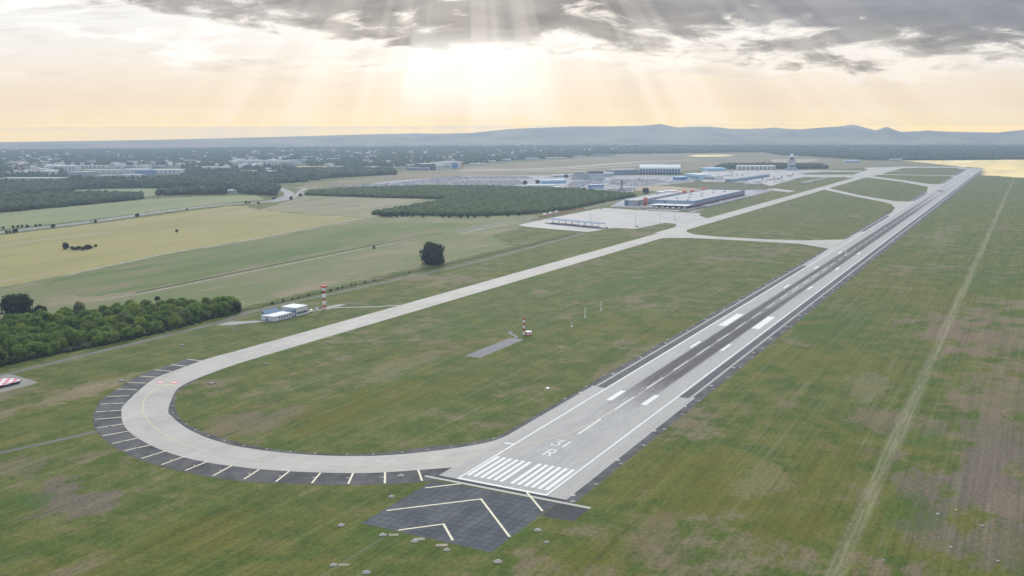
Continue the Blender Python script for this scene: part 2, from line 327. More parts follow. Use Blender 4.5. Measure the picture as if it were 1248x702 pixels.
def leaf_mat(name, c1, c2, scale=.35):
    mt, n, b = material(name, .75, .2)
    a = n.noise(n.pos(), scale, 3, .6); g = n.n('ShaderNodeObjectInfo').outputs['Random']
    col = n.mix(n.sm(a, .3, .7), c1, c2)
    cc = n.vm('SCALE', col, scale=n.m('ADD', .75, n.m('MULTIPLY', g, .5)))
    n.put(b.inputs['Base Color'], cc)
    tr = n.n('ShaderNodeBsdfTranslucent'); n.put(tr.inputs[0], n.vm('MULTIPLY', cc, (1.5, 1.6, .9)))
    ms = n.n('ShaderNodeMixShader'); ms.inputs[0].default_value = .40
    out = [o for o in mt.node_tree.nodes if o.type == 'OUTPUT_MATERIAL'][0]
    n.L.new(b.outputs[0], ms.inputs[1]); n.L.new(tr.outputs[0], ms.inputs[2]); n.L.new(ms.outputs[0], out.inputs[0])
    return mt
M_leaf = leaf_mat('green_leaves', (.085, .155, .028), (.180, .245, .050))
M_leafy = leaf_mat('yellow_green_leaves', (.135, .185, .032), (.215, .245, .052))
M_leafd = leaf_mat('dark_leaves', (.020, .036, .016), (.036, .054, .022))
M_leafo = leaf_mat('dull_leaves', (.105, .130, .052), (.15, .16, .08))
M_scrub = leaf_mat('scrub_leaves', (.082, .132, .042), (.170, .212, .080), .06)
M_far = leaf_mat('woodland_leaves', (.052, .080, .040), (.105, .132, .064), .012)
M_bark = plain('bark', (.10, .075, .055), .2, 1.5, .95)
M_wallw = plain('white_render', (.66, .67, .68), .06, .08)
M_wallg = plain('grey_cladding', (.34, .37, .41), .08, .08, .9, .08)
M_towg = plain('tower_concrete', (.40, .42, .44), .06, .08, .8)
M_wallb = plain('blue_cladding', (.20, .30, .46), .08, .08, .9, .08)
M_steelb = plain('blue_grey_cladding', (.27, .35, .46), .06, .1, .9, .08)
M_roofl = plain('pale_roof', (.54, .53, .51), .08, .05, .9, .08)
M_rooft = plain('tan_roof', (.47, .47, .48), .08, .05, .9, .08)
M_roofw = plain('white_roof', (.80, .80, .79), .05, .08, .9, .08)
M_roofr = plain('red_tile_roof', (.36, .20, .15), .15, .1)
M_roofd = plain('dark_roof', (.10, .11, .13), .1, .1)
M_roofblue = plain('blue_metal_roof', (.17, .24, .34), .12, .6, .9, .08)
M_glass = plain('window_glass', (.045, .065, .09), .2, .2, .15, .6)
M_teal = plain('teal_glass', (.07, .17, .22), .2, .1, .2, .6)
M_red = plain('signal_red', (.56, .06, .045), .10, .6, .6)
M_orange = plain('orange_paint', (.62, .16, .06), .1, .2)
M_whitep = plain('white_metal', (.78, .78, .78), .05, .5, .5)
M_metal = plain('grey_metal', (.42, .43, .44), .08, .6, .4)
M_dark = plain('black_rubber', (.025, .025, .028), .1, 1, .8)
M_purple = plain('purple_paint', (.22, .05, .24), .05, .5, .4)
M_yel = plain('yellow_paint', (.62, .50, .16), .1, .1)
M_redd = plain('dark_red_paint', (.30, .07, .07), .1, .3)
M_pave = plain('grey_paving', (.31, .305, .285), .2, .5, .85)
M_bluep = plain('blue_paint', (.10, .22, .50), .08, .3, .5)
M_cyan = plain('pale_blue_paint', (.42, .66, .80), .05, .1, .6)
CARCOL = [plain('car_paint_'+nm, c, .03, 1, .7, .15) for nm, c in (('white', (.62, .62, .63)), ('silver', (.42, .43, .45)), ('grey', (.20, .21, .22)), ('black', (.03, .03, .035)), ('red', (.42, .05, .05)), ('blue', (.07, .14, .34)))]

# ------------------------------------------------------------------ mesh helpers
class MB:
    def __init__(s): s.v = []; s.f = []; s.mi = []; s.ms = []
    def mat(s, m):
        if m not in s.ms: s.ms.append(m)
        return s.ms.index(m)
    def add(s, vs, fs, m):
        o = len(s.v); i = s.mat(m); s.v += [tuple(x) for x in vs]
        for f in fs: s.f.append(tuple(o+a for a in f)); s.mi.append(i)
        return s
    def box(s, c, size, m, rz=0.0, taper=1.0):
        hx, hy, hz = (a/2 for a in size); cs, sn = math.cos(rz), math.sin(rz); vs = []
        for z_, t in ((-hz, 1.0), (hz, taper)):
            for a, b in ((-hx, -hy), (hx, -hy), (hx, hy), (-hx, hy)):
                a *= t; b *= t
                vs.append((c[0]+a*cs-b*sn, c[1]+a*sn+b*cs, c[2]+z_))
        return s.add(vs, [(3, 2, 1, 0), (4, 5, 6, 7), (0, 1, 5, 4), (1, 2, 6, 5), (2, 3, 7, 6), (3, 0, 4, 7)], m)
    def prism(s, pts, z0, z1, m, mtop=None):
        k = len(pts); vs = [(x, y, z0) for x, y in pts] + [(x, y, z1) for x, y in pts]
        ar = sum(pts[i][0]*pts[(i+1) % k][1]-pts[(i+1) % k][0]*pts[i][1] for i in range(k))
        side = [(i, (i+1) % k, k+(i+1) % k, k+i) for i in range(k)]
        if ar < 0: side = [f[::-1] for f in side]
        s.add(vs, side, m)
        t = tessellate_polygon([[Vector((x, y, 0)) for x, y in pts]])
        s.add([(x, y, z1) for x, y in pts], [f if ccw(pts, f) else f[::-1] for f in t], mtop or m)
        return s
    def tube(s, p0, p1, r0, r1, m, k=6, cap=True):
        p0, p1 = Vector(p0), Vector(p1); d = (p1-p0).normalized()
        a = d.orthogonal().normalized(); b = d.cross(a); vs = []
        for p, r in ((p0, r0), (p1, r1)):
            for i in range(k):
                t = 2*PI*i/k; vs.append(p + a*(r*math.cos(t)) + b*(r*math.sin(t)))
        fs = [(i, (i+1) % k, k+(i+1) % k, k+i) for i in range(k)]
        if cap: fs += [tuple(range(k))[::-1], tuple(range(k, 2*k))]
        return s.add(vs, fs, m)
    def lathe(s, prof, m, k=12, c=(0, 0, 0)):
        vs = []
        for r, z in prof:
            for i in range(k): vs.append((c[0]+r*math.cos(2*PI*i/k), c[1]+r*math.sin(2*PI*i/k), c[2]+z))
        fs = []
        for j in range(len(prof)-1):
            for i in range(k): fs.append((j*k+i, j*k+(i+1) % k, (j+1)*k+(i+1) % k, (j+1)*k+i))
        fs.append(tuple(range(k))[::-1]); fs.append(tuple((len(prof)-1)*k+i for i in range(k)))
        return s.add(vs, fs, m)
    def build(s, name, parent=None, smooth=False):
        me = bpy.data.meshes.new(name); me.from_pydata(s.v, [], s.f)
        for mt in s.ms: me.materials.append(mt)
        me.polygons.foreach_set('material_index', s.mi)
        if smooth: me.polygons.foreach_set('use_smooth', [True]*len(me.polygons))
        me.update()
        o = bpy.data.objects.new(name, me); C.objects.link(o)
        if parent: o.parent = parent
        return o
def ccw(pts, f):
    a, b, c_ = (pts[i] for i in f); return (b[0]-a[0])*(c_[1]-a[1])-(b[1]-a[1])*(c_[0]-a[0]) > 0
def tag(o, label, cat, group=None, kind=None):
    if label: o['label'] = label
    if cat: o['category'] = cat
    if group: o['group'] = group
    if kind: o['kind'] = kind
    return o
def struct(o): o['kind'] = 'structure'; return o
def thing(name, label, cat, loc=(0, 0, 0), rz=0.0, group=None):
    o = bpy.data.objects.new(name, None); C.objects.link(o); o.empty_display_size = .5
    o.location = loc; o.rotation_euler = (0, 0, rz); return tag(o, label, cat, group)
def dup(root, loc, rz=0.0, label=None, scale=None, group=None):
    r = root.copy(); C.objects.link(r); r.location = loc; r.rotation_euler = (0, 0, rz)
    if label: r['label'] = label
    if group: r['group'] = group
    if scale: r.scale = (scale,)*3 if not isinstance(scale, tuple) else scale
    for ch in list(root.children):
        c_ = ch.copy(); C.objects.link(c_); c_.parent = r
        for g in ch.children:
            d_ = g.copy(); C.objects.link(d_); d_.parent = c_
    return r
def sheet(name, pts, z, mat, parent=None, root=True):
    mb = MB(); t = tessellate_polygon([[Vector((x, y, 0)) for x, y in pts]])
    mb.add([(x, y, z) for x, y in pts], [f if ccw(pts, f) else f[::-1] for f in t], mat)
    o = mb.build(name, parent)
    return struct(o) if parent is None else o
def psheet(name, px, z, mat, parent=None):
    pts = [G(*p) for p in px]
    if 'field' in name or name in ('meadow', 'airfield_dry_grass', 'golden_clearing', 'tan_clearing', 'bare_ground', 'roadside_grass'):   # natural edges wander
        rr = random.Random(name); amp = 9 if name in ('golden_field', 'golden_clearing') else 2.6; out = []  # golden_field and golden_clearing are painted sunlight; the name seeds the edge
        for a, b in zip(pts, pts[1:]+pts[:1]):
            l = math.hypot(b[0]-a[0], b[1]-a[1]); n_ = max(1, min(60, int(l/9)))
            for i in range(n_): out.append((a[0]+(b[0]-a[0])*i/n_+(rr.gauss(0, amp) if i else 0), a[1]+(b[1]-a[1])*i/n_+(rr.gauss(0, amp) if i else 0)))
        pts = out
    return sheet(name, pts, z, mat, parent)
def spline(pts, k=6):
    P = [np.array(p, float) for p in pts]; out = []
    for i in range(len(P)-1):
        a, b, c_, d_ = P[max(i-1, 0)], P[i], P[i+1], P[min(i+2, len(P)-1)]
        for j in range(k):
            t = j/k
            out.append(.5*((2*b)+(-a+c_)*t+(2*a-5*b+4*c_-d_)*t*t+(-a+3*b-3*c_+d_)*t**3))
    out.append(P[-1]); return [tuple(p) for p in out]
def ribbon_mb(mb, pts, w_, z, mat):
    n_ = len(pts); L = []
    for i, p in enumerate(pts):
        a = pts[max(i-1, 0)]; b = pts[min(i+1, n_-1)]
        tx, ty = b[0]-a[0], b[1]-a[1]; l = math.hypot(tx, ty) or 1
        ww = w_ if not isinstance(w_, (list, tuple)) else w_[i]
        L.append((p[0]-ty/l*ww/2, p[1]+tx/l*ww/2)); L.append((p[0]+ty/l*ww/2, p[1]-tx/l*ww/2))
    mb.add([(x, y, z) for x, y in L], [(2*i+1, 2*i+3, 2*i+2, 2*i) for i in range(n_-1)], mat)
    return mb
def ribbon(name, pts, w_, z, mat, parent=None):
    o = ribbon_mb(MB(), pts, w_, z, mat).build(name, parent)
    return struct(o) if parent is None else o
def rect(mb, x0, x1, y0, y1, z, mat):
    return mb.add([(x0, y0, z), (x1, y0, z), (x1, y1, z), (x0, y1, z)], [(0, 1, 2, 3)], mat)
def seg(mb, a, b, w_, z, mat): return ribbon_mb(mb, [a, b], w_, z, mat)
def crop(o, s, pts): return [(o[0]+a/s, o[1]+b/s) for a, b in pts]
def inside(p, poly):
    x, y = p; r = False
    for i in range(len(poly)):
        (x1, y1), (x2, y2) = poly[i], poly[i-1]
        if (y1 > y) != (y2 > y) and x < (x2-x1)*(y-y1)/(y2-y1)+x1: r = not r
    return r

# ------------------------------------------------------------------ ground, fields
N = 96
sheet('ground', [(-3000, -5500), (13600, -5500), (13600, 13600), (-3000, 13600)], 0, M_grass)
psheet('meadow', [(-220, 395), (0, 350), (75, 335), (312, 290), (443, 264.5), (500, 262), (560, 266), (620, 263), (655, 262), (640, 275), (600, 287), (624, 301), (487, 331), (330, 367), (292, 376), (200, 392), (120, 404), (0, 424), (-200, 470)], .03, M_meadow)
psheet('yellow_wheat_field', [(-260, 318), (-100, 301), (0, 287), (125, 271.5), (200, 261.5), (275, 251.5), (300, 251), (318, 256), (370, 261), (443, 265), (380, 277), (312, 290.5), (200, 309), (75, 336), (0, 350), (-220, 392)], .05, M_wheat)
psheet('stubble_field', [(312, 257), (345, 247), (370, 238), (450, 240.5), (538, 243), (547, 244.5), (488, 256.5), (452, 265.2), (437, 264.3), (370, 260.6), (318, 255.6)], .05, M_stubble)
psheet('green_crop_field', [(50, 349), (75, 338), (200, 311), (312, 293), (360, 283), (430, 273), (520, 271), (590, 273), (520, 286), (440, 300), (312, 325), (170, 354), (100, 362)], .05, M_fieldgreen)
ribbon('headland_strip', [G(*p) for p in ((75, 336.5), (200, 309.5), (312, 291), (380, 277.5), (443, 265.6))], 7, .08, M_dirt)
psheet('pale_green_field', [(-260, 290), (-260, 262), (0, 259), (100, 250), (172, 243), (240, 240), (312, 238), (322, 243), (270, 248), (200, 255.5), (125, 266), (0, 280)], .05, M_paleg)
psheet('field_behind_trees', [(60, 238), (95, 231), (150, 228.5), (250, 228.5), (285, 231), (240, 235), (190, 238.5), (172, 241)], .05, M_paleg)
psheet('tan_strip_field', [(78, 236), (100, 234.2), (185, 236.5), (160, 240)], .09, M_stubble)
psheet('airfield_dry_grass', [(360, 233), (372, 224), (440, 217), (480, 210), (520, 207.5), (640, 197.5), (700, 193), (760, 188.2), (930, 186), (985, 191.5), (1060, 196.5), (1125, 197.5), (1165, 203), (1080, 202.5), (1050, 205), (1000, 207), (940, 206.5), (850, 207), (760, 214), (700, 214), (560, 216), (470, 222), (400, 228)], .05, M_dry)
psheet('golden_field', [(1100, 195.7), (1135, 195.6), (1248, 194.6), (1500, 193.5), (1500, 215), (1320, 216.5), (1248, 216.5), (1197, 213.4), (1199, 207.5), (1200, 204.8), (1170, 203), (1138, 199.5)], .10, M_sunlit)  # sunlit patch beside the runway end, its light painted as field colour
psheet('golden_clearing', [(836, 190.2), (850, 188.6), (880, 188.3), (897, 189.2), (885, 190.6), (855, 191.2)], .12, M_sunlit)  # second pool of sunlight, painted as a bright sheet
psheet('tan_clearing', [(940, 194.5), (990, 193.7), (1000, 195), (985, 197.8), (940, 198)], .12, M_sand)
psheet('bare_ground', [(774, 228.6), (800, 225.8), (830, 228), (862, 231), (905, 233.5), (900, 236.2), (860, 234.5), (810, 233), (774, 232.2)], .10, M_sand)
psheet('roadside_grass', [(806, 226.3), (835, 221), (880, 221.5), (930, 224.5), (948, 228.5), (935, 231), (900, 233), (862, 230.5), (830, 227.6)], .08, M_verge)
LB = [(-650, 255), (-300, 246), (0, 236), (60, 236), (95, 231), (250, 229), (300, 226), (360, 223), (372, 222), (480, 208), (520, 205), (620, 196), (700, 192), (760, 187.5), (930, 185.5), (950, 189), (985, 190.5), (1060, 195), (1125, 195.5), (1248, 194.5), (1500, 193), (1700, 192)]
lbw = [G(*p) for p in LB]
a0, a1 = (math.atan2(q[1]-CAM[1], q[0]-CAM[0]) for q in (lbw[-1], lbw[0]))
arc = [(CAM[0]+13000*math.cos(a0+(a1-a0)*i/20), CAM[1]+13000*math.sin(a0+(a1-a0)*i/20)) for i in range(21)]
sheet('woodland_floor', lbw + arc, .14, M_floor)

# hills: two overlapping ranges whose crests follow the skyline
SKY = [(-650, 175.5), (-400, 175), (0, 173.5), (125, 172), (240, 169.3), (350, 166.5), (430, 164.2), (465, 163.4), (500, 166), (530, 163.2), (575, 162), (624, 157), (660, 155.6), (699, 154), (740, 154.2), (774, 153.6), (792, 152.6), (804, 150.8), (812, 152.6), (826, 155.4), (845, 154.4), (864, 154.2), (884, 156.2), (904, 158.6), (918, 158), (930, 156.4), (944, 155.4), (960, 157), (974, 157.6), (1000, 155.6), (1022, 154.2), (1039, 151.8), (1050, 154.4), (1067, 158.8), (1074, 156.6), (1081, 154.4), (1090, 158.2), (1101, 161.6), (1130, 161), (1164, 160.4), (1204, 162.4), (1248, 159.6), (1400, 160), (1700, 158)]
BACK = [(-600, 177), (0, 177), (400, 170), (430, 166), (465, 163.2), (500, 162.8), (560, 163), (700, 163), (850, 158), (900, 156.8), (930, 157.4), (1000, 159), (1090, 161), (1130, 159.4), (1180, 161), (1215, 161.5), (1248, 158.2), (1650, 160)]
def hill_range(name, prof, d0, d1, d2, seed, back):
    rr = random.Random(seed); ph = [rr.uniform(0, 6) for _ in range(12)]; cols = []
    xs = np.interp(np.linspace(0, 1, 760), [0, 1], [prof[0][0], prof[-1][0]])
    ys = np.interp(xs, [p[0] for p in prof], [p[1] for p in prof])
    V_, F_ = [], []; ks = 15
    for i, (x, y) in enumerate(zip(xs, ys)):
        d = FW + (x-624)/F*RT - (y-351)/F*UP; hl = math.hypot(d[0], d[1]); tn = d[2]/hl; ux, uy = d[0]/hl, d[1]/hl
        H = max(CAM[2]+tn*d1, 3.0)
        for j in range(ks):
            tt = (d1-d0)/(d2-d0); t = tt*j/9 if j <= 9 else tt+(1-tt)*(j-9)/(ks-10); r = d0+(d2-d0)*t
            s = (t/tt if t < tt else (1-t)/(1-tt)); s = s**1.6
            wv = sum(math.sin(i*.09*(q+1)+t*7*(q % 3)+ph[q])/(q+2) for q in range(6))*.22*(1 if j != 9 else 0)
            V_.append((CAM[0]+ux*r, CAM[1]+uy*r, max(H*s*(1+wv) if t < tt else H*s, -1)-(.5 if s < .02 else 0)))
    for i in range(len(xs)-1):
        for j in range(ks-1): F_.append((i*ks+j, (i+1)*ks+j, (i+1)*ks+j+1, i*ks+j+1))
    mb = MB(); mb.add(V_, F_, M_hill)
    return struct(mb.build(name, smooth=True))
hill_range('hills', SKY, 8700, 10600, 11800, 1, False)
hill_range('far_hills', BACK, 11600, 12500, 13100, 2, True)

# ------------------------------------------------------------------ runway
Z0, Z1, Z2, Z3, Z4 = .03, .05, .07, .09, .11
END = 3700
mb = MB(); rect(mb, 70, END, 30.5, 35.2, Z0, M_asph); rect(mb, -2.6, END, -36.6, -30.5, Z0, M_asph); rect(mb, -2.6, 178, -32, -30.5, Z1+.004, M_run)
struct(mb.build('runway_shoulder'))
mb = MB()
rect(mb, -2.6, 176, -30.5, 32, Z1, M_run)
rect(mb, 176, END, -30.5, 30.5, Z1, M_run)
rect(mb, END, END+130, -48, 60, Z1, M_run)
runway = struct(mb.build('runway'))
mb = MB()
rect(mb, 175, END, -28.8, -23.2, Z2, M_asph2)
for a, b in ((174, 769), (1186, 1481), (1876, 2179), (2617, 3037), (3146, 3690)): rect(mb, a, b, 23.2, 28.8, Z2, M_asph2)
mb.build('asphalt_edge_strip', runway)
mb = MB()
for sgn in (-1, 1):
    rect(mb, 0, END, sgn*22.1-.5, sgn*22.1+.5, Z3, M_white)
rect(mb, 0, 1.8, -22.5, 22.5, Z3+.006, M_white)
mb.build('side_stripe', runway)
mb = MB()
for kx in range(6):
    for sgn in (-1, 1):
        yc = sgn*(2.7+3.4*kx)+.35; rect(mb, 6, 35, yc-.95, yc+.95, Z3+.004, M_white)
mb.build('threshold_bars', runway)
mb = MB()
for i in range(71):
    rect(mb, 84+50*i, 114+50*i, .05, 1.05, Z3, M_white)
mb.build('centreline_dashes', runway)
mb = MB()
for (xa, xb, yc, wd) in ((150, 173, 10.6, 3.4), (304, 327, 11.2, 2.2), (391, 446, 13.2, 6.2), (600, 622, 11.3, 2.4), (750, 772, 11.3, 2.4), (900, 922, 11.3, 2.4)):
    for sgn in (-1, 1): rect(mb, xa, xb, sgn*yc-wd/2+.3, sgn*yc+wd/2+.3, Z3, M_white)
for (xa, xb, yc, wd) in ((150, 173, 10.6, 3), (304, 327, 11.2, 1.8), (391, 446, 13.2, 6)):
    for sgn in (-1, 1): rect(mb, END-xb, END-xa, sgn*yc-wd/2, sgn*yc+wd/2, Z3, M_white)
rect(mb, 53.6, 55.2, 22.6, 27.6, Z3, M_white)
mb.build('touchdown_marks', runway)
mb = MB()                                                        # runway number 31 R
def glyph(strokes, x0, y0, hgt, wid, sw):
    for st in strokes:
        for a, b in zip(st[:-1], st[1:]):
            pa, pb = (x0+a[1]*hgt, y0-a[0]*wid), (x0+b[1]*hgt, y0-b[0]*wid)
            l = math.hypot(pb[0]-pa[0], pb[1]-pa[1]); e = sw*.45/l
            pa2 = (pa[0]-(pb[0]-pa[0])*e, pa[1]-(pb[1]-pa[1])*e); pb2 = (pb[0]+(pb[0]-pa[0])*e, pb[1]+(pb[1]-pa[1])*e)
            glyph.k += 1; seg(mb, pa2, pb2, sw, Z3+.001*(glyph.k % 9), M_white)
glyph.k = 0
glyph([[(0, 1), (1, 1), (.45, .58), (.8, .52), (1, .38), (1, .14), (.8, 0), (.2, 0), (0, .14)]], 62.2, 5.6, 8.6, 3.4, .8)
glyph([[(0, 0), (0, 1)]], 62.2, -1.2, 8.8, 1, 1.1)
glyph([[(0, 0), (0, 1), (.75, 1), (1, .86), (1, .62), (.75, .48), (0, .48)], [(.5, .48), (1, 0)]], 47.2, 2.5, 8.8, 3.4, .8)
mb.build('runway_number', runway)
mb = MB()                                                        # yellow lead-on curve from the taxiway and lead-off curves
lead = spline([(134, .9), (116.3, 1.4), (92.9, 3.4), (75.2, 8.2), (45.1, 21.5), (20, 40), (-5, 63), (-24, 97), (-31, 130), (-28, 165), (-20, 190), (-4, 218), (14, 240), (37, 259), (58, 268), (72, 273)] if 0 else
    [(134, .9), (116.3, 1.4), (92.9, 3.4), (75.2, 8.2), (45.1, 21.5), (18.5, 41.3)] + [G(*p) for p in ((493, 565.5), (448, 567), (402.6, 566.7), (357.3, 564.3), (312, 561), (305, 560.3), (266.7, 553.3), (233.3, 544.4), (207.7, 534.1), (189.7, 522.6), (178.2, 509.7), (173.8, 496.9), (176.9, 486.7), (184.6, 477.7), (194.9, 471.3))], 4)
ribbon_mb(mb, lead, .55, Z3+.02, M_yellow)
ribbon_mb(mb, spline([(940, 1.4), (905, -1.5), (880, 1), (915, 5), (960, 16), (985, 40), (1000, 120), (1010, 214)], 6), .5, Z3+.02, M_yellow)
mb.build('yellow_guide_line', runway)
mb = MB()
for i in range(70):
    for sgn in (-1, 1):
        X = 5+50.6*i
        if sgn < 0 or X > 140: rect(mb, X, X+2.2, sgn*32.2-1.1, sgn*32.2+1.1, Z4, M_bar)
mb.build('cable_covers', runway)
# blast pad with chevrons
pad = sheet('blast_pad', [(-6.5, 30.6), (-60.3, 30.2), (-59.8, -29), (-5, -29.6)], Z0, M_blast)
mb = MB(); z = Z2
seg(mb, (-16, 28.8), (-4.2, 17.3), .95, z, M_cream); seg(mb, (-.2, -13.2), (-15.8, -28.6), .95, Z4+.02, M_cream)
for x0, yl in ((-16.0, 29.0), (-45.9, 13.2)):
    seg(mb, (x0, .7), (x0-yl, .7+yl-.8), .95, z, M_cream); seg(mb, (x0+.45, .95), (x0-yl+.6 if yl > 20 else x0-11.5, -yl+.4 if yl > 20 else -10.9), .95, z+.006, M_cream)
mb.build('chevrons', pad)
sheet('asphalt_patch', [(-5.2, -30), (-20.3, -30.1), (-19.4, -44.2), (-5.2, -44.4)], Z0, M_newasph)
mb = MB(); rect(mb, -2.7, -.05, -32, 33, Z2, M_newasph); rect(mb, -4.6, -2.7, -44.7, 37, Z2+.01, M_bar)
struct(mb.build('runway_end_kerb'))

# ------------------------------------------------------------------ taxiways
c8 = ((100, 420), 3.9); c4 = ((312, 490), 3.311)
outer = crop((0, 320), 3.987, [(1000, 470), (850, 525), (740, 570)]) + crop(*c8, [(205, 280), (188, 320), (192, 365), (215, 405), (265, 445), (330, 480), (400, 510), (500, 540), (610, 563), (720, 578), (850, 593)]) + crop(*c4, [(180, 282), (370, 287), (500, 285), (650, 275), (805, 263)])
inner = crop((0, 320), 3.987, [(980, 555), (900, 590), (850, 630)]) + crop(*c8, [(410, 310), (425, 340), (465, 375), (520, 410), (600, 445), (700, 475), (800, 494)]) + crop(*c4, [(130, 207), (300, 217), (450, 218), (540, 214), (630, 207), (740, 195)]) + crop((540, 520), 7.02, [(160, 175), (360, 140), (480, 105), (580, 60), (690, 0)])
out_w = [(175, 295.5), (145, 295.6)] + [G(*p) for p in outer]
inn_w = [(175, 267.5), (120, 267.3)] + [G(*p) for p in inner]
OUT, INN = spline(out_w, 5), spline(inn_w, 5)
loop = OUT[:-1] + [(12, 29), (86, 29)] + INN[::-1][1:]
taxi = sheet('taxiway', loop, Z2-.01, M_taxi)
osh = spline([G(*p) for p in [(246, 438.6)] + crop(*c8, [(500, 68), (420, 95), (270, 148), (130, 235), (80, 280), (52, 370), (110, 455), (270, 545), (500, 608), (750, 648)]) + crop(*c4, [(240, 332), (430, 333), (560, 330), (690, 320)])] + [(-6.5, 31), (-2.6, 31)], 5)
sheet('taxiway_shoulder', osh + [(10, 31)] + OUT[::-1], Z0+.004, M_asph)
ish = spline([G(*p) for p in [(246, 458)] + crop(*c8, [(455, 225), (443, 265), (445, 310), (465, 350), (510, 385), (590, 420), (690, 450), (800, 478)]) + [(340, 548.2), (372.4, 551.4), (410, 553.4), (448, 552.8), (481, 550.4), (523.4, 544.4), (551.4, 542), (572.8, 539.2), (599.8, 534), (614, 528.5), (625.5, 520)]], 5)
sheet('inner_shoulder', ish + [(90, 31.6)] + INN[::-1][:-6], Z0+.004, M_asph)
mb = MB(); k = 0
for side, pts in (('o', crop(*c8, [(500, 70), (570, 78), (425, 95), (490, 103), (345, 120), (425, 128), (275, 150), (355, 155), (218, 181), (305, 183), (165, 212), (260, 213), (120, 247), (225, 243), (88, 283), (200, 278), (68, 320), (190, 312), (62, 356), (188, 345), (73, 396), (200, 377), (97, 434), (222, 411), (142, 471), (263, 445), (202, 505), (327, 477), (283, 541), (400, 505), (378, 571), (487, 532), (490, 599), (597, 556), (622, 624), (713, 575), (770, 640), (843, 593)])
                  + crop(*c4, [(80, 322), (133, 280), (225, 328), (260, 286), (372, 331), (392, 287), (520, 328), (521, 284), (670, 318), (655, 275)])),):
    for a, b in zip(pts[::2], pts[1::2]): seg(mb, G(*a), G(*b), .95, Z2+.02, M_cream)
BARS = [(G(*a), G(*b)) for a, b in zip(pts[::2], pts[1::2])]
mb.build('shoulder_bars', taxi)
mb = MB()
for a, b in ((350, 460), (590, 735)):
    pa, pb = G(170+a/15.6, 445+324/15.6), G(170+b/15.6, 445+334/15.6)
    seg(mb, pa, pb, 5.4, Z3, M_redp)
    for t in (.18, .36, .58, .8):
        q = (pa[0]+(pb[0]-pa[0])*t, pa[1]+(pb[1]-pa[1])*t); seg(mb, (q[0]-1.2, q[1]), (q[0]+1.2, q[1]), .8, Z3+.01, M_white)
mb.build('red_hold_marking', taxi)
mb = MB()
ha, hb = G(180.5, 468.2), G(221, 469.8)
for i in range(12):
    t = i/12; t2 = t+.05
    seg(mb, (ha[0]+(hb[0]-ha[0])*t, ha[1]+(hb[1]-ha[1])*t), (ha[0]+(hb[0]-ha[0])*t2, ha[1]+(hb[1]-ha[1])*t2), 1.8, Z3, M_yellow)
seg(mb, (ha[0]-1.8, ha[1]), (hb[0]-1.8, hb[1]), .4, Z3, M_yellow)
ribbon_mb(mb, spline([G(198, 465), G(215, 456), G(248.7, 445.6), (150, 281.5), (300, 281.5)], 4), .45, Z3+.01, M_yellow); seg(mb, (300, 281.5), (1040, 281.5), .45, Z3+.01, M_yellow)
mb.build('hold_line', taxi)
mb = MB(); rect(mb, 175, 1030, 267.5, 295.5, Z2-.01, M_taxi); mb.build('straight_section', taxi)
mb = MB(); rect(mb, 1030, 3200, 272, 302, Z2-.01, M_taxi); mb.build('long_section', taxi)
psheet('taxiway_far_end', [(1040, 213.5), (1072, 213), (1092, 204.4), (1110, 203.4), (1180, 203.6), (1180, 205), (1110, 204.7), (1096, 205.6)] if 0 else [(1030, 216.6), (1055, 216.6), (1075, 212), (1100, 205), (1120, 204.4), (1178, 204.6), (1177, 203.2), (1100, 203), (1080, 203.6), (1051, 204.4), (1058, 206.5), (1048, 210)], Z2-.03, M_taxi)
# links to the runway
link = [(1100, 273), (1062, 262), (1036, 240), (1022, 205), (1018, 128), (1028, 80), (1067, 29.5), (1160, 29.5), (1175, 24), (850, 24), (852, 29.5), (946, 32), (985, 79), (986, 121), (990, 190), (988, 230), (975, 262), (960, 273)]
sheet('taxiway_link', link, Z2-.015, M_taxi)
sheet('taxiway_link', [G(*p) for p in crop((936, 160), 3.987, [(240, 280), (265, 282), (440, 320), (560, 343), (600, 355), (618, 372), (600, 395), (583, 412)])] + [(1470, 24), (1890, 24), (1862, 35), (1863, 59), (2021, 155), (2291, 279), (2330, 290)], Z2-.015, M_taxi)
sheet('taxiway_link', [(2934, 284), (2700, 148), (2446, 48), (2240, 32), (2200, 24), (2610, 24), (2590, 36), (2590, 60), (2770, 142), (3027, 284)], Z2-.015, M_taxi)
sheet('taxiway_link', [(3120, 290), (3118, 47), (3065, 30), (3060, 24), (3160, 24), (3155, 40), (3160, 290)], Z2-.015, M_taxi)
# cargo apron and its throat
sheet('apron', [(999, 398), (1028, 516), (1050, 545), (1180, 552), (1434, 556), (1415, 470), (1398, 372), (1400, 345), (1345, 330), (1290, 296), (1110, 296), (1180, 318), (1192, 341), (1074, 350), (1075, 386)], Z1-.005, M_apron)
psheet('main_apron', [(846, 216.5), (857, 208.5), (952, 207.2), (1048, 208), (1052, 209.2), (1000, 209.4), (985, 210.5), (972, 212), (990, 213), (1046, 213), (1044, 215.2), (1015, 216), (979, 215.8), (966, 219), (950, 223.5), (935, 228.5), (970, 232.7), (962, 234.4), (930, 230.8), (900, 226.8), (866, 224.6)], Z1, M_apron)
psheet('apron_grass_island', [(882, 224.2), (890, 223.3), (925, 225), (918, 226.8)], Z2, M_verge)
psheet('terminal_forecourt', [(440, 226), (470, 221), (560, 214.6), (660, 213.5), (700, 214), (760, 213.6), (850, 214), (846, 221.5), (812, 225), (798, 225.2), (772, 228.6), (772, 234), (757, 236), (735, 236), (700, 232), (620, 228.6), (540, 228.6), (470, 228.6)], .10, M_lot)
psheet('service_road', [(385, 230), (460, 226.5), (470, 229), (395, 233)], .12, M_lot)
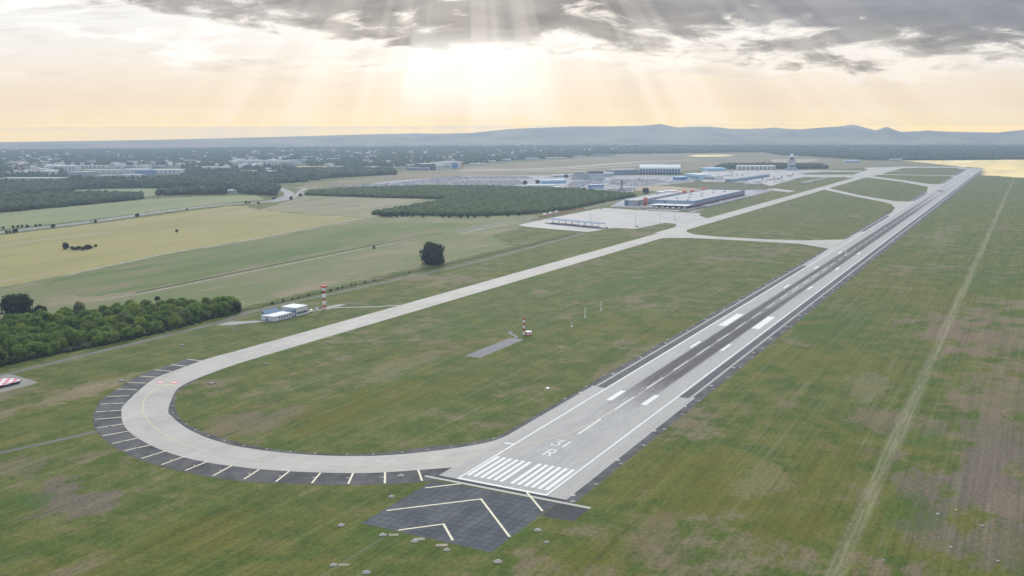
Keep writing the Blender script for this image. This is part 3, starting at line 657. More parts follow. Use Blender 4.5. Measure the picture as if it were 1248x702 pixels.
for nm, pl, wd in (('old_runway', [(560, 207.4), (624, 206.5), (690, 204.2), (740, 200.2), (800, 196.5), (850, 195)], 40), ('old_taxiway', [(640, 207.5), (690, 206.3), (740, 203.6), (790, 200.2), (812, 198.6)], 26), ('old_taxiway', [(560, 209), (600, 207.8), (690, 209), (780, 207.5)], 22)):
    ribbon(nm, [G(*p) for p in pl], wd, .14, M_taxi)
ribbon('apron_road', [G(*p) for p in ((1035, 208.6), (1100, 208.8))], 22, .12, M_taxi)
# glide-path pad and small paths
sheet('asphalt_pad', [(207.7, 142.6), (207.4, 130.3), (273.7, 130.6), (272.9, 142.4)], Z1, M_padasph)
ribbon('pad_path', [(273, 138.5), (280, 140), (290, 152), (296, 153)], 2.6, Z1+.006, M_padasph)
ribbon('grass_path', spline([G(*p) for p in ((475, 389), (510, 391.5), (545, 394.5), (590, 400), (622, 404))], 4), 3, Z0+.02, M_verge)
ribbon('grass_path', [G(*p) for p in ((-40, 558), (0, 552), (60, 539), (116, 526))], 4.0, Z0, M_lane)
ribbon('perimeter_road', spline([(-260, 381), (27, 381), (100, 381.5), (201, 382.5), (274, 393), (367, 389.5), (478, 384.5), (615, 379), (725, 383), (935, 392), (985, 396)], 4), 6.0, Z0+.01, M_lane)
ribbon('ditch', [G(*p) for p in ((166, 357), (312, 327.2), (440, 301.7), (520, 287.2), (540, 284))], 4.5, .10, M_ditch)
ribbon('farm_track', [G(*p) for p in ((100, 368), (166, 359), (230, 346.5), (312, 330), (440, 304), (480, 297))], 4, .12, M_dirt)
ribbon('farm_track', [G(*p) for p in ((558, 282.3), (600, 273.5), (640, 267.5), (700, 257), (755, 245), (775, 238))], 9, .12, M_road)
ribbon('farm_track', [G(*p) for p in ((560, 285), (590, 278.3), (625, 272.3), (660, 268.5))], 6, .13, M_dirt)
ribbon('fence_weeds', [(-100, 401), (40, 403), (260, 403.5), (500, 400), (640, 397.5), (750, 398), (960, 404)], 3.2, .09, M_ditch)
# motorway
MW = [(-260, 315), (-100, 296), (0, 283.2), (60, 276.3), (125, 268.4), (200, 257.6), (270, 249.7), (318, 246.6), (338, 243.3), (350, 239.5), (352, 235), (345, 231.6), (338, 229)]
ribbon('motorway', spline([G(*p) for p in MW], 5), 24, .16, M_mway)
ribbon('motorway_median', spline([G(*p) for p in MW[:-3]], 5), 2.5, .19, M_ditch)
ribbon('motorway_ramp', spline([G(*p) for p in ((330, 246.5), (352, 242.5), (370, 235.5), (385, 231.6), (410, 229.5), (470, 226.5))], 5), 13, .14, M_mway)
ribbon('motorway_ramp', spline([G(*p) for p in ((338, 229.5), (360, 228.4), (372, 229.8), (366, 233.5), (360, 238))], 5), 10, .15, M_mway)

# ------------------------------------------------------------------ trees
def ico(mb, c_, r, m, rr, sq=1.0):
    t = (1+5**.5)/2
    B = [(-1, t, 0), (1, t, 0), (-1, -t, 0), (1, -t, 0), (0, -1, t), (0, 1, t), (0, -1, -t), (0, 1, -t), (t, 0, -1), (t, 0, 1), (-t, 0, -1), (-t, 0, 1)]
    Fc = [(0, 11, 5), (0, 5, 1), (0, 1, 7), (0, 7, 10), (0, 10, 11), (1, 5, 9), (5, 11, 4), (11, 10, 2), (10, 7, 6), (7, 1, 8), (3, 9, 4), (3, 4, 2), (3, 2, 6), (3, 6, 8), (3, 8, 9), (4, 9, 5), (2, 4, 11), (6, 2, 10), (8, 6, 7), (9, 8, 1)]
    rz = rr.uniform(0, 6.3); cs, sn = math.cos(rz), math.sin(rz); vs = []
    for x, y, z_ in B:
        k = r/1.9*rr.uniform(.72, 1.25); vs.append((c_[0]+(x*cs-y*sn)*k, c_[1]+(x*sn+y*cs)*k, c_[2]+z_*k*sq))
    mb.add(vs, Fc, m)
def leaves(mb, c_, r, cnt, size, m, rr, sq=1.0):
    vs, fs = [], []
    for _ in range(cnt):
        d = Vector((rr.gauss(0, 1), rr.gauss(0, 1), rr.gauss(0, 1))).normalized()
        p = Vector(c_)+Vector((d.x*r, d.y*r, d.z*r*sq))*rr.uniform(.74, 1.16)
        nn = (d+Vector((rr.uniform(-.7, .7), rr.uniform(-.7, .7), rr.uniform(-.2, .8)))).normalized()
        a = nn.orthogonal().normalized(); b = nn.cross(a); ang = rr.uniform(0, 6.3)
        a2 = a*math.cos(ang)+b*math.sin(ang); b2 = nn.cross(a2); s = size*rr.uniform(.6, 1.3); o = len(vs)
        vs += [p-a2*s-b2*s*.6, p+a2*s-b2*s*.6, p+a2*s+b2*s*.6, p-a2*s+b2*s*.6]; fs.append((o, o+1, o+2, o+3))
    mb.add(vs, fs, m)
def tree_proto(name, label, cat, h, wd, m, seed, loc, group=None, dens=1.0, low=.25, trunk_r=.28):
    rr = random.Random(seed); t = thing(name, label, cat, loc, rr.uniform(0, 6), group)
    mb = MB(); mb.tube((0, 0, -.3), (rr.uniform(-.3, .3), rr.uniform(-.3, .3), h*.6), trunk_r, trunk_r*.45, M_bark, 7)
    for _ in range(5):
        a = rr.uniform(0, 6.3); z0 = h*rr.uniform(.25, .5); mb.tube((0, 0, z0), (math.cos(a)*wd*.32, math.sin(a)*wd*.32, z0+h*.25), trunk_r*.4, trunk_r*.15, M_bark, 5)
    mb.build('trunk', t)
    cr = MB(); nc = int(11+wd*.85)
    for i in range(nc):
        f = rr.random(); zz = h*(low+(1-low)*f*.9); k = math.sin(PI*(.17+.72*f))**.7
        a = rr.uniform(0, 6.3); q = wd*.5*.68*k*rr.uniform(.25, 1.0)**.6; r = wd*rr.uniform(.17, .27)
        cc = (math.cos(a)*q, math.sin(a)*q, min(zz, h*(1-.42*(q/(wd*.5))**2)-r*.72))
        ico(cr, cc, r*.70, m, rr, .85); leaves(cr, cc, r, int(70*dens), max(.24, r*.19), m, rr, .85)
    cr.build('crown', t)
    return t
# grove by the perimeter road
GP = [(-150, 478), (-60, 460), (0, 446), (60, 432.5), (130, 419), (200, 403.5), (288, 381), (283, 375), (200, 378), (120, 384), (60, 392), (0, 400), (-80, 411), (-170, 425)]
gpw = [G(*p) for p in GP]
GL = 'leafy mid green tree packed in the dense grove beside the perimeter road'
GL2 = 'yellow green tree packed in the dense grove beside the perimeter road'
GL3 = 'dull olive tree packed in the dense grove beside the perimeter road'
protos = []
spots = []
xs = [p[0] for p in gpw]; ys = [p[1] for p in gpw]
tries = 0
while len(spots) < 292 and tries < 40000:
    tries += 1
    p = (R.uniform(min(xs), max(xs)), R.uniform(min(ys), max(ys)))
    if inside(p, gpw) and all((p[0]-q[0])**2+(p[1]-q[1])**2 > 6.3**2 for q in spots): spots.append(p)
kinds = [('grove_tree', GL, 13.5, 14.5, M_leaf), ('grove_tree', GL, 12, 13.5, M_leaf), ('grove_tree', GL, 14.5, 13, M_leaf), ('grove_tree', GL2, 12, 13.5, M_leafy), ('grove_tree', GL2, 11, 14, M_leafy), ('grove_tree', GL3, 13, 12.5, M_leafo), ('grove_tree', GL, 10, 13, M_leaf)]
sheet('grove_floor', gpw, .12, M_floor)
for i, (x, y) in enumerate(spots):
    g = {GL: 'mid green trees in the grove', GL2: 'yellow green trees in the grove', GL3: 'dull olive trees in the grove'}
    kx = i if i < len(kinds) else R.choice((0, 0, 1, 1, 2, 2, 3, 4, 6, 6, 5, 0, 1))
    s = R.uniform(.62, .95)*(1.18 if R.random() < .12 else 1)
    if i < len(kinds):
        nm, lb, h, wd, mt = kinds[i]
        protos.append(tree_proto(nm, lb, 'tree', h, wd, mt, 50+i, (x, y, 0), g[lb], .9, .12)); protos[-1].scale = (s,)*3
    else: dup(protos[kx], (x, y, 0), R.uniform(0, 6.3), scale=(s, s, s*R.uniform(.85, 1.15)))
# understorey edge of the grove: low brush nobody could count
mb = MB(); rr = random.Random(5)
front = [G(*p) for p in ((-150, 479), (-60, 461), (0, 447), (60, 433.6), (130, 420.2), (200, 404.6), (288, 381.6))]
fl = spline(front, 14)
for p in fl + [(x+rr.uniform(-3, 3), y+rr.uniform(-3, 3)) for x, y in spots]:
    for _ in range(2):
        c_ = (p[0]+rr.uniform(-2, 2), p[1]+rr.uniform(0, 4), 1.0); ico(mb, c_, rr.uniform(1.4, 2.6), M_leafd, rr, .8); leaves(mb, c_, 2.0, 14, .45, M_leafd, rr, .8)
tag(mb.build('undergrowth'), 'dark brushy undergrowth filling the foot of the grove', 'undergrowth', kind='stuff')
for (px, py, h, wd, mt, lb) in ((22, 389, 22, 23, M_leafd, 'big dark round tree standing behind the left end of the grove'), (50, 391, 13, 13, M_leafd, 'smaller dark tree right beside the big dark tree at the left'), (-22, 388, 18, 18, M_leafd, 'dark tree at the left frame edge behind the grove'),
                                (289.5, 380.5, 8.5, 9.5, M_leafd, 'small round dark tree on its own at the right tip of the grove'), (527, 322, 26, 28, M_leafd, 'large solitary dark tree standing alone in the meadow beside the road'),
                                (194, 378, 13, 8, M_leafd, 'slim dark tree rising above the back edge of the grove'), (456, 303, 4.5, 4, M_leafd, 'tiny round bush beside the dark ditch left of the lone tree'),
                                (80, 304, 9.5, 9, M_leafd, 'round dark tree at the left end of the bush clump in the wheat field')):
    big = h > 20
    tree_proto('round_tree' if h > 6 else 'bush', lb, 'tree' if h > 6 else 'bush', h, wd, mt, int(px*7+py), (*G(px, py), 0), None, 1.6 if big else 1.0, .10 if h != 25 else .16, .5 if big else .2)
# bushes: field clump, roadside, fence line
bp = tree_proto('bush', 'low dark bush in the clump in the middle of the wheat field', 'bush', 5, 6, M_leafd, 901, (*G(88, 304.5), 0), 'bushes clumped in the wheat field', .7, .02, .12)
for px, py, s in ((92, 305, .9), (96, 304.6, 1.1), (100, 305, 1), (103, 304.2, .9), (106, 304, 1.3), (108, 303.4, 1.2), (111, 303.2, .8), (117, 301.2, .8)): dup(bp, (*G(px, py), 0), R.uniform(0, 6), scale=s)
dup(bp, (*G(215.5, 283), 0), 1, 'single low bush on dark ground in the far wheat field', .9, 'bushes standing alone in the wheat field')
for px in (4, 16, 22, 27, 33, 44, 49):
    dup(bp, (*G(px, 279.6-px*.08+R.uniform(-.4, .4)), 0), R.uniform(0, 6), 'small round tree in the sparse row on the far side of the motorway', R.uniform(.8, 1.1), 'roadside trees beyond the motorway')
for px, py, s in ((8, 284.6, 1), (12, 284.2, .9), (17, 283.6, 1), (20, 283.2, 1.2), (65, 277.6, 1.3), (116, 271.8, 1.2), (168, 264, 1.2), (166, 264.4, 1), (228, 256, .8), (300, 248.2, 1.2), (304, 247.8, .9), (333, 243.3, 1.2), (336, 242.3, 1), (355, 243.3, 1.6), (366, 239.6, 1.5), (315, 249, 1.1)):
    dup(bp, (*G(px, py), 0), R.uniform(0, 6), 'dark bush on the verge along the motorway', s, 'bushes on the motorway verge')
fb = [(302, 402), (318, 403), (330, 402.5), (338, 402), (352, 402), (372, 402), (384, 401), (395, 401), (402, 401), (418, 401.5), (424, 401), (440, 401), (455, 401), (520, 400)]
for x, y in fb: dup(bp, (x, y, 0), R.uniform(0, 6), 'little dark shrub growing against the perimeter fence', R.uniform(.28, .5), 'shrubs along the perimeter fence')
for px, py, s in ((466, 264.4, 1.6), (470, 264.6, 1.3), (474, 264.5, 1.6), (477, 264.5, 1.7), (484, 264.6, 1.4), (490, 263.8, 1.9), (497, 263.6, 1.5), (503, 264, 1.2), (515, 264.5, 1.4), (540, 265, 1.1), (548, 265.2, 1.3), (562, 265.5, 1.5), (570, 265.4, 1.4), (578, 265.3, 1.1), (594, 265, 1.3), (619, 263.6, 1.2), (632, 262.6, 1.2)):
    dup(bp, (*G(px, py), 0), R.uniform(0, 6), 'dark bushy tree on the grassy front edge of the plantation', s, 'bushy trees in front of the plantation')
for px, py, s, lb in ((787, 236.4, 3.0, 'round dark tree behind the orange cargo buildings'), (640, 225, 2.4, 'dark tree beside the white sheds behind the plantation'), (655, 224, 2.2, 'second dark tree further right beside the white sheds'), (690, 217, 2.4, 'dark tree left of the grey office blocks'), (712, 232, 1.6, 'small dark tree at the rear edge of the plantation')):
    dup(bp, (*G(px, py), 0), 1, lb, s, 'single trees around the terminal')

def woods(name, label, polys, step, size, m, seed, sc=(.8, 1.25), hz=1.0, leafn=0):
    """canopy of a wood: crowns scattered over an area"""
    mb = MB(); rr = random.Random(seed)
    for poly in polys:
        pw = [G(*p) for p in poly]; x0, x1 = min(p[0] for p in pw), max(p[0] for p in pw); y0, y1 = min(p[1] for p in pw), max(p[1] for p in pw)
        x = x0
        while x < x1:
            y = y0
            while y < y1:
                q = (x+rr.uniform(-.5, .5)*step, y+rr.uniform(-.5, .5)*step)
                if inside(q, pw) and rr.random() > .06:
                    r = size*rr.uniform(*sc); c_ = (q[0], q[1], r*hz*.9); ico(mb, c_, r, m, rr, hz)
                    if leafn: leaves(mb, c_, r, leafn, r*.26, m, rr, hz)
                y += step
            x += step
    return tag(mb.build(name), label, 'woodland', kind='stuff')
woods('plantation', 'dense low green plantation between the fields and the terminal car parks', [[(452, 262), (490, 256), (545, 245.2), (545, 242.8), (470, 241.2), (372, 238), (378, 235), (430, 231.5), (520, 228.6), (600, 229.4), (700, 232.6), (760, 237.5), (776, 239.3), (735, 246.4), (690, 256), (640, 261), (600, 262.6), (560, 263.4), (500, 262.6)]], 5.2, 4.2, M_scrub, 11, leafn=5)
woods('woodland', 'dark strip of woodland behind the pale green field on the far left', [[(-260, 268), (-260, 250), (0, 248), (60, 240.5), (110, 238.8), (172, 240.4), (173, 243), (100, 250), (0, 259.5)], [(-260, 250), (-260, 238), (0, 236), (0, 226), (90, 224.5), (96, 231), (70, 236.5), (30, 239), (0, 247)]], 8.5, 7.2, M_far, 12)
woods('woodland', 'belt of trees in front of the white industrial halls', [[(-260, 236), (-260, 227), (0, 225.6), (90, 224.6), (180, 221.8), (240, 217.5), (310, 215.6), (372, 217), (372, 221), (330, 224), (300, 228), (250, 229), (150, 228.6), (96, 230.8), (90, 225)], [(185, 238.6), (215, 235), (245, 232.6), (272, 233), (275, 236.6), (230, 237.6)], [(230, 226), (300, 224), (340, 231), (335, 238.5), (300, 236.5), (280, 234), (300, 232)]], 10.5, 8.0, M_far, 13)
woods('woodland', 'dark wood behind the main apron and control tower', [[(872, 206), (880, 203.6), (925, 202.8), (960, 203), (1000, 204), (1008, 205.6), (960, 206), (925, 205.6)]], 8, 8, M_far, 14)
woods('woodland', 'dark wood edge left of the red and white mast', [[(370, 217), (370, 209), (440, 208.6), (478, 208.6), (481, 213), (440, 214.8), (400, 217)]], 11, 8.5, M_far, 15)
# the far plain: suburbs under trees, and forest to the right, sampled row by row towards the hills
mb = MB(); rr = random.Random(21)
lbx, lby = [p[0] for p in LB], [p[1] for p in LB]
OPEN = [(0, 76, 217, 221.5), (30, 66, 207, 213.5), (60, 94, 203, 208.5), (80, 222, 201.5, 217.5), (282, 375, 195, 204.5), (360, 418, 202.5, 207), (245, 280, 203, 208.5), (440, 500, 203, 208.6)]
y = 177.0
while y < 236:
    x = -300+rr.uniform(0, 3)
    while x < 1700:
        lim = np.interp(x, lbx, lby)
        if y < lim and not any(a <= x <= b and c_ <= y <= d_ for a, b, c_, d_ in OPEN):
            X, Y = G(x, y+rr.uniform(-.2, .2)); D = dist(X, Y)
            dens = .92 if x > 760 else .74
            if rr.random() < dens and D < 8900:
                r = D/F*rr.uniform(1.5, 2.7); hh = min(9.5, r)*rr.uniform(.8, 1.3)
                ico(mb, (X, Y, hh*.75), r, M_far, rr, hh/r)
        x += 2.9
    y += .36+max(0, (y-186))*.02
tag(mb.build('far_woodland'), 'blue green mass of treetops covering the far plain below the hills', 'woodland', kind='stuff')

# ------------------------------------------------------------------ airfield lights and small installations
def light_proto(name, label, group, r, loc):
    t = thing(name, label, 'airfield light', loc, 0, group)
    MB().lathe([(r, 0), (r, .16), (r*.9, .2)], M_padc, 10).build('base', t)
    MB().lathe([(.22, .2), (.22, .5), (.16, .62), (.05, .66)], M_whitep, 8).build('lamp', t)
    return t
rl = None
for sgn, yy, x0, lb, gp in ((-1, -36.1, 22.3, 'small white light on a round concrete pad along the right side of the runway', 'edge lights along the right of the runway'), (1, 34.7, 141.0, 'small white light on a round concrete pad along the left side of the runway', 'edge lights along the left of the runway')):
    for k in range(118):
        X = x0+30*k
        if X > 3600: break
        if sgn > 0 and any(a < X < b for a, b in ((846, 1072), (1470, 1868), (2195, 2612), (3055, 3162))): continue
        if rl is None: rl = light_proto('edge_light', lb, gp, 1.15, (X, yy, .03))
        else: dup(rl, (X, yy+R.uniform(-.3, .3), .03), R.uniform(0, 6), lb, R.uniform(.85, 1.1), gp)
dup(rl, (-.8, -35.3, .05), 0, 'concrete light pad at the right end of the pale kerb across the runway end', 1.2)['group'] = 'lights at the runway end'
acc = 0.0; gp = 'lights round the inside of the taxiway bend'
for a, b in zip(INN[9:-8], INN[10:-7]):
    acc += math.hypot(b[0]-a[0], b[1]-a[1])
    if acc > 12.5:
        acc = 0; tx, ty = b[0]-a[0], b[1]-a[1]; l = math.hypot(tx, ty); nx, ny = -ty/l, tx/l
        if (b[0]+nx*5-200)**2+(b[1]+ny*5-150)**2 > (b[0]-200)**2+(b[1]-150)**2: nx, ny = -nx, -ny
        dup(rl, (b[0]+nx*2.2, b[1]+ny*2.2, .05), 0, 'small pale taxiway light on the dark inner shoulder of the curved taxiway', .72, gp)
for i, (a, b) in enumerate(BARS):
    if i in (2, 5, 7, 8, 10, 12, 13, 14, 15, 16, 17, 18, 19, 20, 21, 22):
        dup(rl, ((a[0]*.45+b[0]*.55)-1.0, (a[1]*.45+b[1]*.55)+1.0, .05), 0, 'small pale light pad beside a cream bar on the outer taxiway shoulder', .8, 'lights among the cream shoulder bars')
for px, py, s in ((477, 605.4, 1.3), (416, 640.4, 1.4), (466.6, 652.3, 1.4), (505, 660, 1.4), (544.6, 670.4, 1.2), (406.5, 689, 1.3), (446.5, 698, 1.4), (607, 684.9, 1.5), (655.4, 646.4, 1.4), (666, 661, 1.0), (488.5, 580, 1.5)):
    dup(rl, (*G(px, py), .01), 0, 'round pale approach light pad in the grass around the chevron pad', s, 'approach light pads in the grass')
gp = 'flat concrete pit covers in the grass'
def slab(name, px, py, lx, ly, label, group=gp, rz=.0, h=.25, m=M_padc):
    x, y = G(px, py); o = MB().box((0, 0, h/2), (lx, ly, h), m, 0, .97).build(name); o.location = (x, y, 0); o.rotation_euler = (0, 0, rz)
    return tag(o, label, 'concrete cover', group)
for px, py, lx, ly in ((479.6, 652, 3.0, 5.5), (511, 657, 3, 6), (538.5, 664.5, 3, 6.5), (419, 688.5, 2.4, 5.5)):
    slab('pit_cover', px, py, lx*.7, ly*.7, 'irregular pale concrete cover beside an approach light pad in the grass', rz=.5, h=.12, m=M_dirt)
for px, py, lb in ((148.6, 464.6, 'white concrete box in the grass left of the dark outer shoulder'), (258, 467.6, 'white concrete box in the grass just inside the taxiway bend'), (399.5, 417.8, 'flat white concrete slab in the grass right of the straight taxiway'), (222, 421, 'small pale cover in the grass left of the taxiway'), (325, 444.5, 'small pale cover in the grass inside the loop')):
    slab('concrete_box', px, py, 3.2 if px < 300 else 1.6, 3.4, lb, None, .3, .7)
for i, (px, py, s) in enumerate(((1143, 627, 1.0), (1165.5, 622, .8), (1197.5, 641.5, 1.0), (1216, 684, .9), (1204, 618, .7), (1159, 667.5, .9), (1144, 655, .6), (1115, 654, .6), (1077, 683, .7), (1224, 501, .8), (1234, 511, .7), (1132, 447.5, .7), (1201, 475, .7))):
    rr = random.Random(i); b_ = MB(); ico(b_, (0, 0, .2), .75, M_bar, rr, .5); o = b_.build('pale_stone'); o.location = (*G(px, py), 0); o.scale = (s,)*3
    tag(o, 'pale stone lying on bare patchy ground right of the worn track', 'stone', 'pale stones right of the worn track')
slab('concrete_box', 667.5, 474.5 if 0 else 474, 1.8, 1.8, 'small white block beside the runway edge left of the first wide touchdown marks', None, 0, .8, M_whitep)

# lattice masts, all in red and white bands
def lattice(mb, z0, z1, w0, w1, m, r=.09):
    for i in range(4):
        a, b = (PI/4+PI/2*i), (PI/4+PI/2*(i+1)); A0 = (w0*.7*math.cos(a), w0*.7*math.sin(a), z0); A1 = (w1*.7*math.cos(a), w1*.7*math.sin(a), z1)
        B0 = (w0*.7*math.cos(b), w0*.7*math.sin(b), z0); B1 = (w1*.7*math.cos(b), w1*.7*math.sin(b), z1)
        mb.tube(A0, A1, r, r, m, 5); mb.tube(A0, B1, r*.7, r*.7, m, 4); mb.tube(B0, A1, r*.7, r*.7, m, 4); mb.tube(A1, B1, r*.7, r*.7, m, 4)
x, y = G(395.6, 377)
t = thing('radio_mast', 'red and white banded lattice mast with a red platform beside the blue roofed hut', 'mast', (x, y, 0))
MB().box((0, 0, .2), (4.4, 4.4, .4), M_bar).build('plinth', t)
zz = [.4, 4.0, 7.2, 10.2, 13.6, 16.4, 19.6]
for i in range(6):
    b_ = MB(); lattice(b_, zz[i], zz[i+1], 2.2-.12*i, 2.2-.12*(i+1), M_red if i % 2 == 0 else M_whitep, .15)
    if i % 2: b_.box((0, 0, (zz[i]+zz[i+1])/2), (2.5, 2.5, (zz[i+1]-zz[i])*.72), M_whitep)
    b_.build('mast_band', t)
MB().box((0, 0, 20.3), (4.0, 4.0, 1.4), M_red).tube((0, 0, 21), (0, 0, 22.6), .1, .05, M_red).build('platform', t)
x, y = G(638.4, 408)
t = thing('glide_mast', 'slim red and white banded antenna mast at the end of the small asphalt pad', 'mast', (x, y, 0))
MB().box((0, 0, .15), (2, 2, .3), M_bar).build('plinth', t)
zz = [.3, 2.6, 5.0, 7.2, 9.4, 11.4, 13.4]
for i in range(6):
    b_ = MB(); lattice(b_, zz[i], zz[i+1], .9, .9, M_whitep if i % 2 == 0 else M_red, .13)
    if i % 2 == 0: b_.box((-.35, -.2, (zz[i]+zz[i+1])/2), (1.0, 1.5, 1.2), M_whitep)
    b_.build('mast_band', t)
x, y = G(644.3, 408.3)
t = thing('equipment_shelter', 'small red and white striped equipment shelter beside the slim antenna mast', 'shelter', (x, y, 0), .2)
MB().box((0, 0, 1.5), (3.0, 3.6, 2.2), M_whitep).build('wall', t); MB().box((0, 0, 2.75), (3.4, 4.0, .3), M_whitep).build('roof', t)
MB().box((0, 0, .24), (3.1, 3.7, .40), M_red).box((-1.52, 1.3, 1.5), (.06, .8, 2.0), M_red).box((-1.52, -1.3, 1.5), (.06, .8, 2.0), M_red).build('red_stripe', t)
def pole(px, py, h, label, n=4):
    x, y = G(px, py); t = thing('antenna_pole', label, 'pole', (x, y, 0)); b_ = MB()
    b_.tube((0, 0, 0), (0, 0, h), .13, .08, M_metal, 6).build('shaft', t)
    for i in range(n):
        z_ = h*(.18+.8*i/max(n, 1)); MB().tube((0, 0, z_), (0, 0, z_+h*.13), .42, .42, M_whitep, 8).build('white_band', t)
    MB().box((0, 0, .3), (1.2, 1.2, .6), M_whitep).build('base_box', t); return t
pole(713, 387, 9.5, 'tall white banded pole left of its twin in the infield grass', 3); pole(732.7, 378.3, 9.0, 'tall white banded pole furthest right in the infield grass', 3); pole(696.7, 398.4, 4.4, 'short white pole in the infield below the windsock', 2)
x, y = G(699, 381); t = thing('windsock', 'red and white windsock flying above the infield grass', 'windsock', (x, y, 0), 0)
MB().tube((0, 0, 0), (0, 0, 9.4), .09, .06, M_metal).build('pole', t); b_ = MB()
for i in range(5): b_.tube((.3-i*.28*.2, -i*.75, 9.0-i*.22), (.3-(i+1)*.28*.2, -(i+1)*.75, 9.0-(i+1)*.22), .62-.07*i, .62-.07*(i+1), M_red if i % 2 == 0 else M_whitep, 9)
b_.build('sock', t)

# equipment building with blue roof
t = thing('equipment_building', 'white flat roofed building with a sloping blue roof beside the red and white mast', 'building', (240, 344, 0))
MB().box((11, 7, 2.1), (22, 14, 4.2), M_wallw).build('low_wing', t); MB().box((11, 7, 4.32), (22.6, 14.6, .24), M_roofw).build('flat_roof', t)
for i in range(5): MB().box((6.5+i*3.2, -.04, 2.3), (1.5, .14, 1.5), M_glass).build('window', t)
MB().box((-.04, 8, 1.3), (.14, 2.4, 2.6), M_roofblue).build('door', t); MB().box((11, 7, .25), (22.12, 14.12, .5), M_roofblue).build('blue_base', t)
MB().add([(4, 11, 4.45), (23, 11, 4.45), (22.5, 18, 6.9), (5, 18, 6.9), (5, 18.3, 0), (22.5, 18.3, 0), (4, 11, 0), (23, 11, 0)], [(0, 1, 2, 3), (3, 2, 5, 4), (0, 3, 4, 6), (1, 7, 5, 2)], M_roofblue).build('blue_roof', t)
MB().box((24.6, 3.5, 2.9), (4.6, 7, 5.8), M_roofblue).build('blue_link', t); MB().box((24, -.06, 2.6), (1.4, .14, 2.6), M_whitep).build('door', t)
MB().box((34.5, 8, 3.5), (15, 16, 7.0), M_wallw).build('hall', t); MB().box((34.5, 8, 7.14), (15.6, 16.6, .28), M_roofw).build('hall_roof', t)
for i in range(6): MB().box((28.7+i*2.3, -.06, 2.4), (1.8, .14, 1.7), M_glass).build('window', t)
ribbon('access_path', [(284, 349), (299, 346), (312, 343), (335, 310), (350, 296)], 4, Z0+.02, M_pave)
sheet('concrete_pad', [(232, 368), (225, 378), (208, 377), (214, 366), (240, 350), (239.5, 358)], Z1, M_pave)
sheet('concrete_pad', [(303, 340), (309, 351), (329, 348), (331, 341)], Z1+.01, M_pave)
x, y = G(386.4, 377.6); t = thing('cabinet', 'small white equipment cabinet left of the red and white mast', 'cabinet', (x, y, 0))
MB().box((0, 0, 1.3), (2.2, 2.2, 2.2), M_whitep).build('case', t); MB().box((0, 0, .1), (2.6, 2.6, .2), M_bar).build('plinth', t); MB().box((0, 0, 2.45), (2.5, 2.5, .12), M_roofblue).build('lid', t)

def car_mesh(paint, kind='car'):
    b_ = MB(); g = MB(); w_ = MB()
    if kind == 'car':
        b_.box((0, 0, .62), (4.4, 1.8, .62), paint, 0, .94).box((-.25, 0, 1.42), (1.9, 1.45, .08), paint); g.box((-.25, 0, 1.15), (2.7, 1.6, .46), M_glass, 0, .78)
    elif kind == 'van': b_.box((-.4, 0, 1.25), (4.4, 1.95, 1.8), paint, 0, .95).box((2.2, 0, .85), (1.0, 1.9, 1.0), paint, 0, .9); g.box((1.85, 0, 1.65), (.7, 1.7, .6), M_glass, 0, .85)
    for sx in (-1.35, 1.4):
        for sy in (-.82, .82): w_.tube((sx, sy-.1, .33), (sx, sy+.1, .33), .33, .33, M_dark, 9)
    return b_, g, w_
def vehicle(px, py, rz, label, group, paint, kind='car', name=None, z=.17, xy=None):
    x, y = xy or G(px, py); t = thing(name or ('parked_car' if kind == 'car' else 'van'), label, kind, (x, y, z), rz, group)
    b_, g, w_ = car_mesh(paint, kind); b_.build('body', t); g.build('windows', t)
    for sx in (-1.35, 1.4):
        for sy in (-.82, .82): MB().tube((sx, sy-.1, .33), (sx, sy+.1, .33), .33, .33, M_dark, 9).build('wheel', t)
    return t
vehicle(0, 0, .4, 'white and dark van parked between the blue roofed building and the mast', None, M_whitep, 'van', z=.07, xy=(288.5, 345.5))
carP = [vehicle(0, 0, 1.2, lb, 'cars on the motorway', cc, 'car', 'moving_car', .17, xy=G(px, py)) for px, py, cc, lb in ((110.4, 270.6, CARCOL[5], 'pale blue car on the motorway between the fields'), (178.5, 261, CARCOL[0], 'white car on the motorway behind the white truck'))]
for px, py, lb in ((320, 247.2, 'white van in the motorway queue near the bend'), (325.5, 246.4, 'white car in the motorway queue near the bend'), (330.5, 245.2, 'pale car in the motorway queue near the bend'), (333.5, 244.8, 'last pale car in the motorway queue near the bend'), (347, 239, 'car further up the motorway ramp')):
    dup(carP[1], (*G(px, py), .17), .8, 'pale car in the short motorway queue before the bend', 1.25, 'cars queuing at the motorway bend')
def truck(px, py, rz, label, group=None, boxm=M_whitep, L=11, xy=None, z=.17):
    x, y = xy or G(px, py); t = thing('truck', label, 'truck', (x, y, z), rz, group)
    MB().box((-1.2, 0, 2.3), (L, 2.5, 2.9), boxm).build('cargo_box', t); MB().box((L/2+.9, 0, 1.7), (2.1, 2.4, 2.5), CARCOL[0], 0, .92).build('cab', t); MB().box((0, 0, .7), (L+2, 1.6, .3), M_dark).build('chassis', t)
    for sx in (-L/2+.4, -L/2+1.7, L/2+.8):
        for sy in (-1, 1): MB().tube((sx, sy-.15, .5), (sx, sy+.15, .5), .5, .5, M_dark, 9).build('wheel', t)
    return t
TR = truck(207.5, 258.6, -.35+1.6, 'long white box truck driving on the motorway', 'trucks on the motorway', L=16)

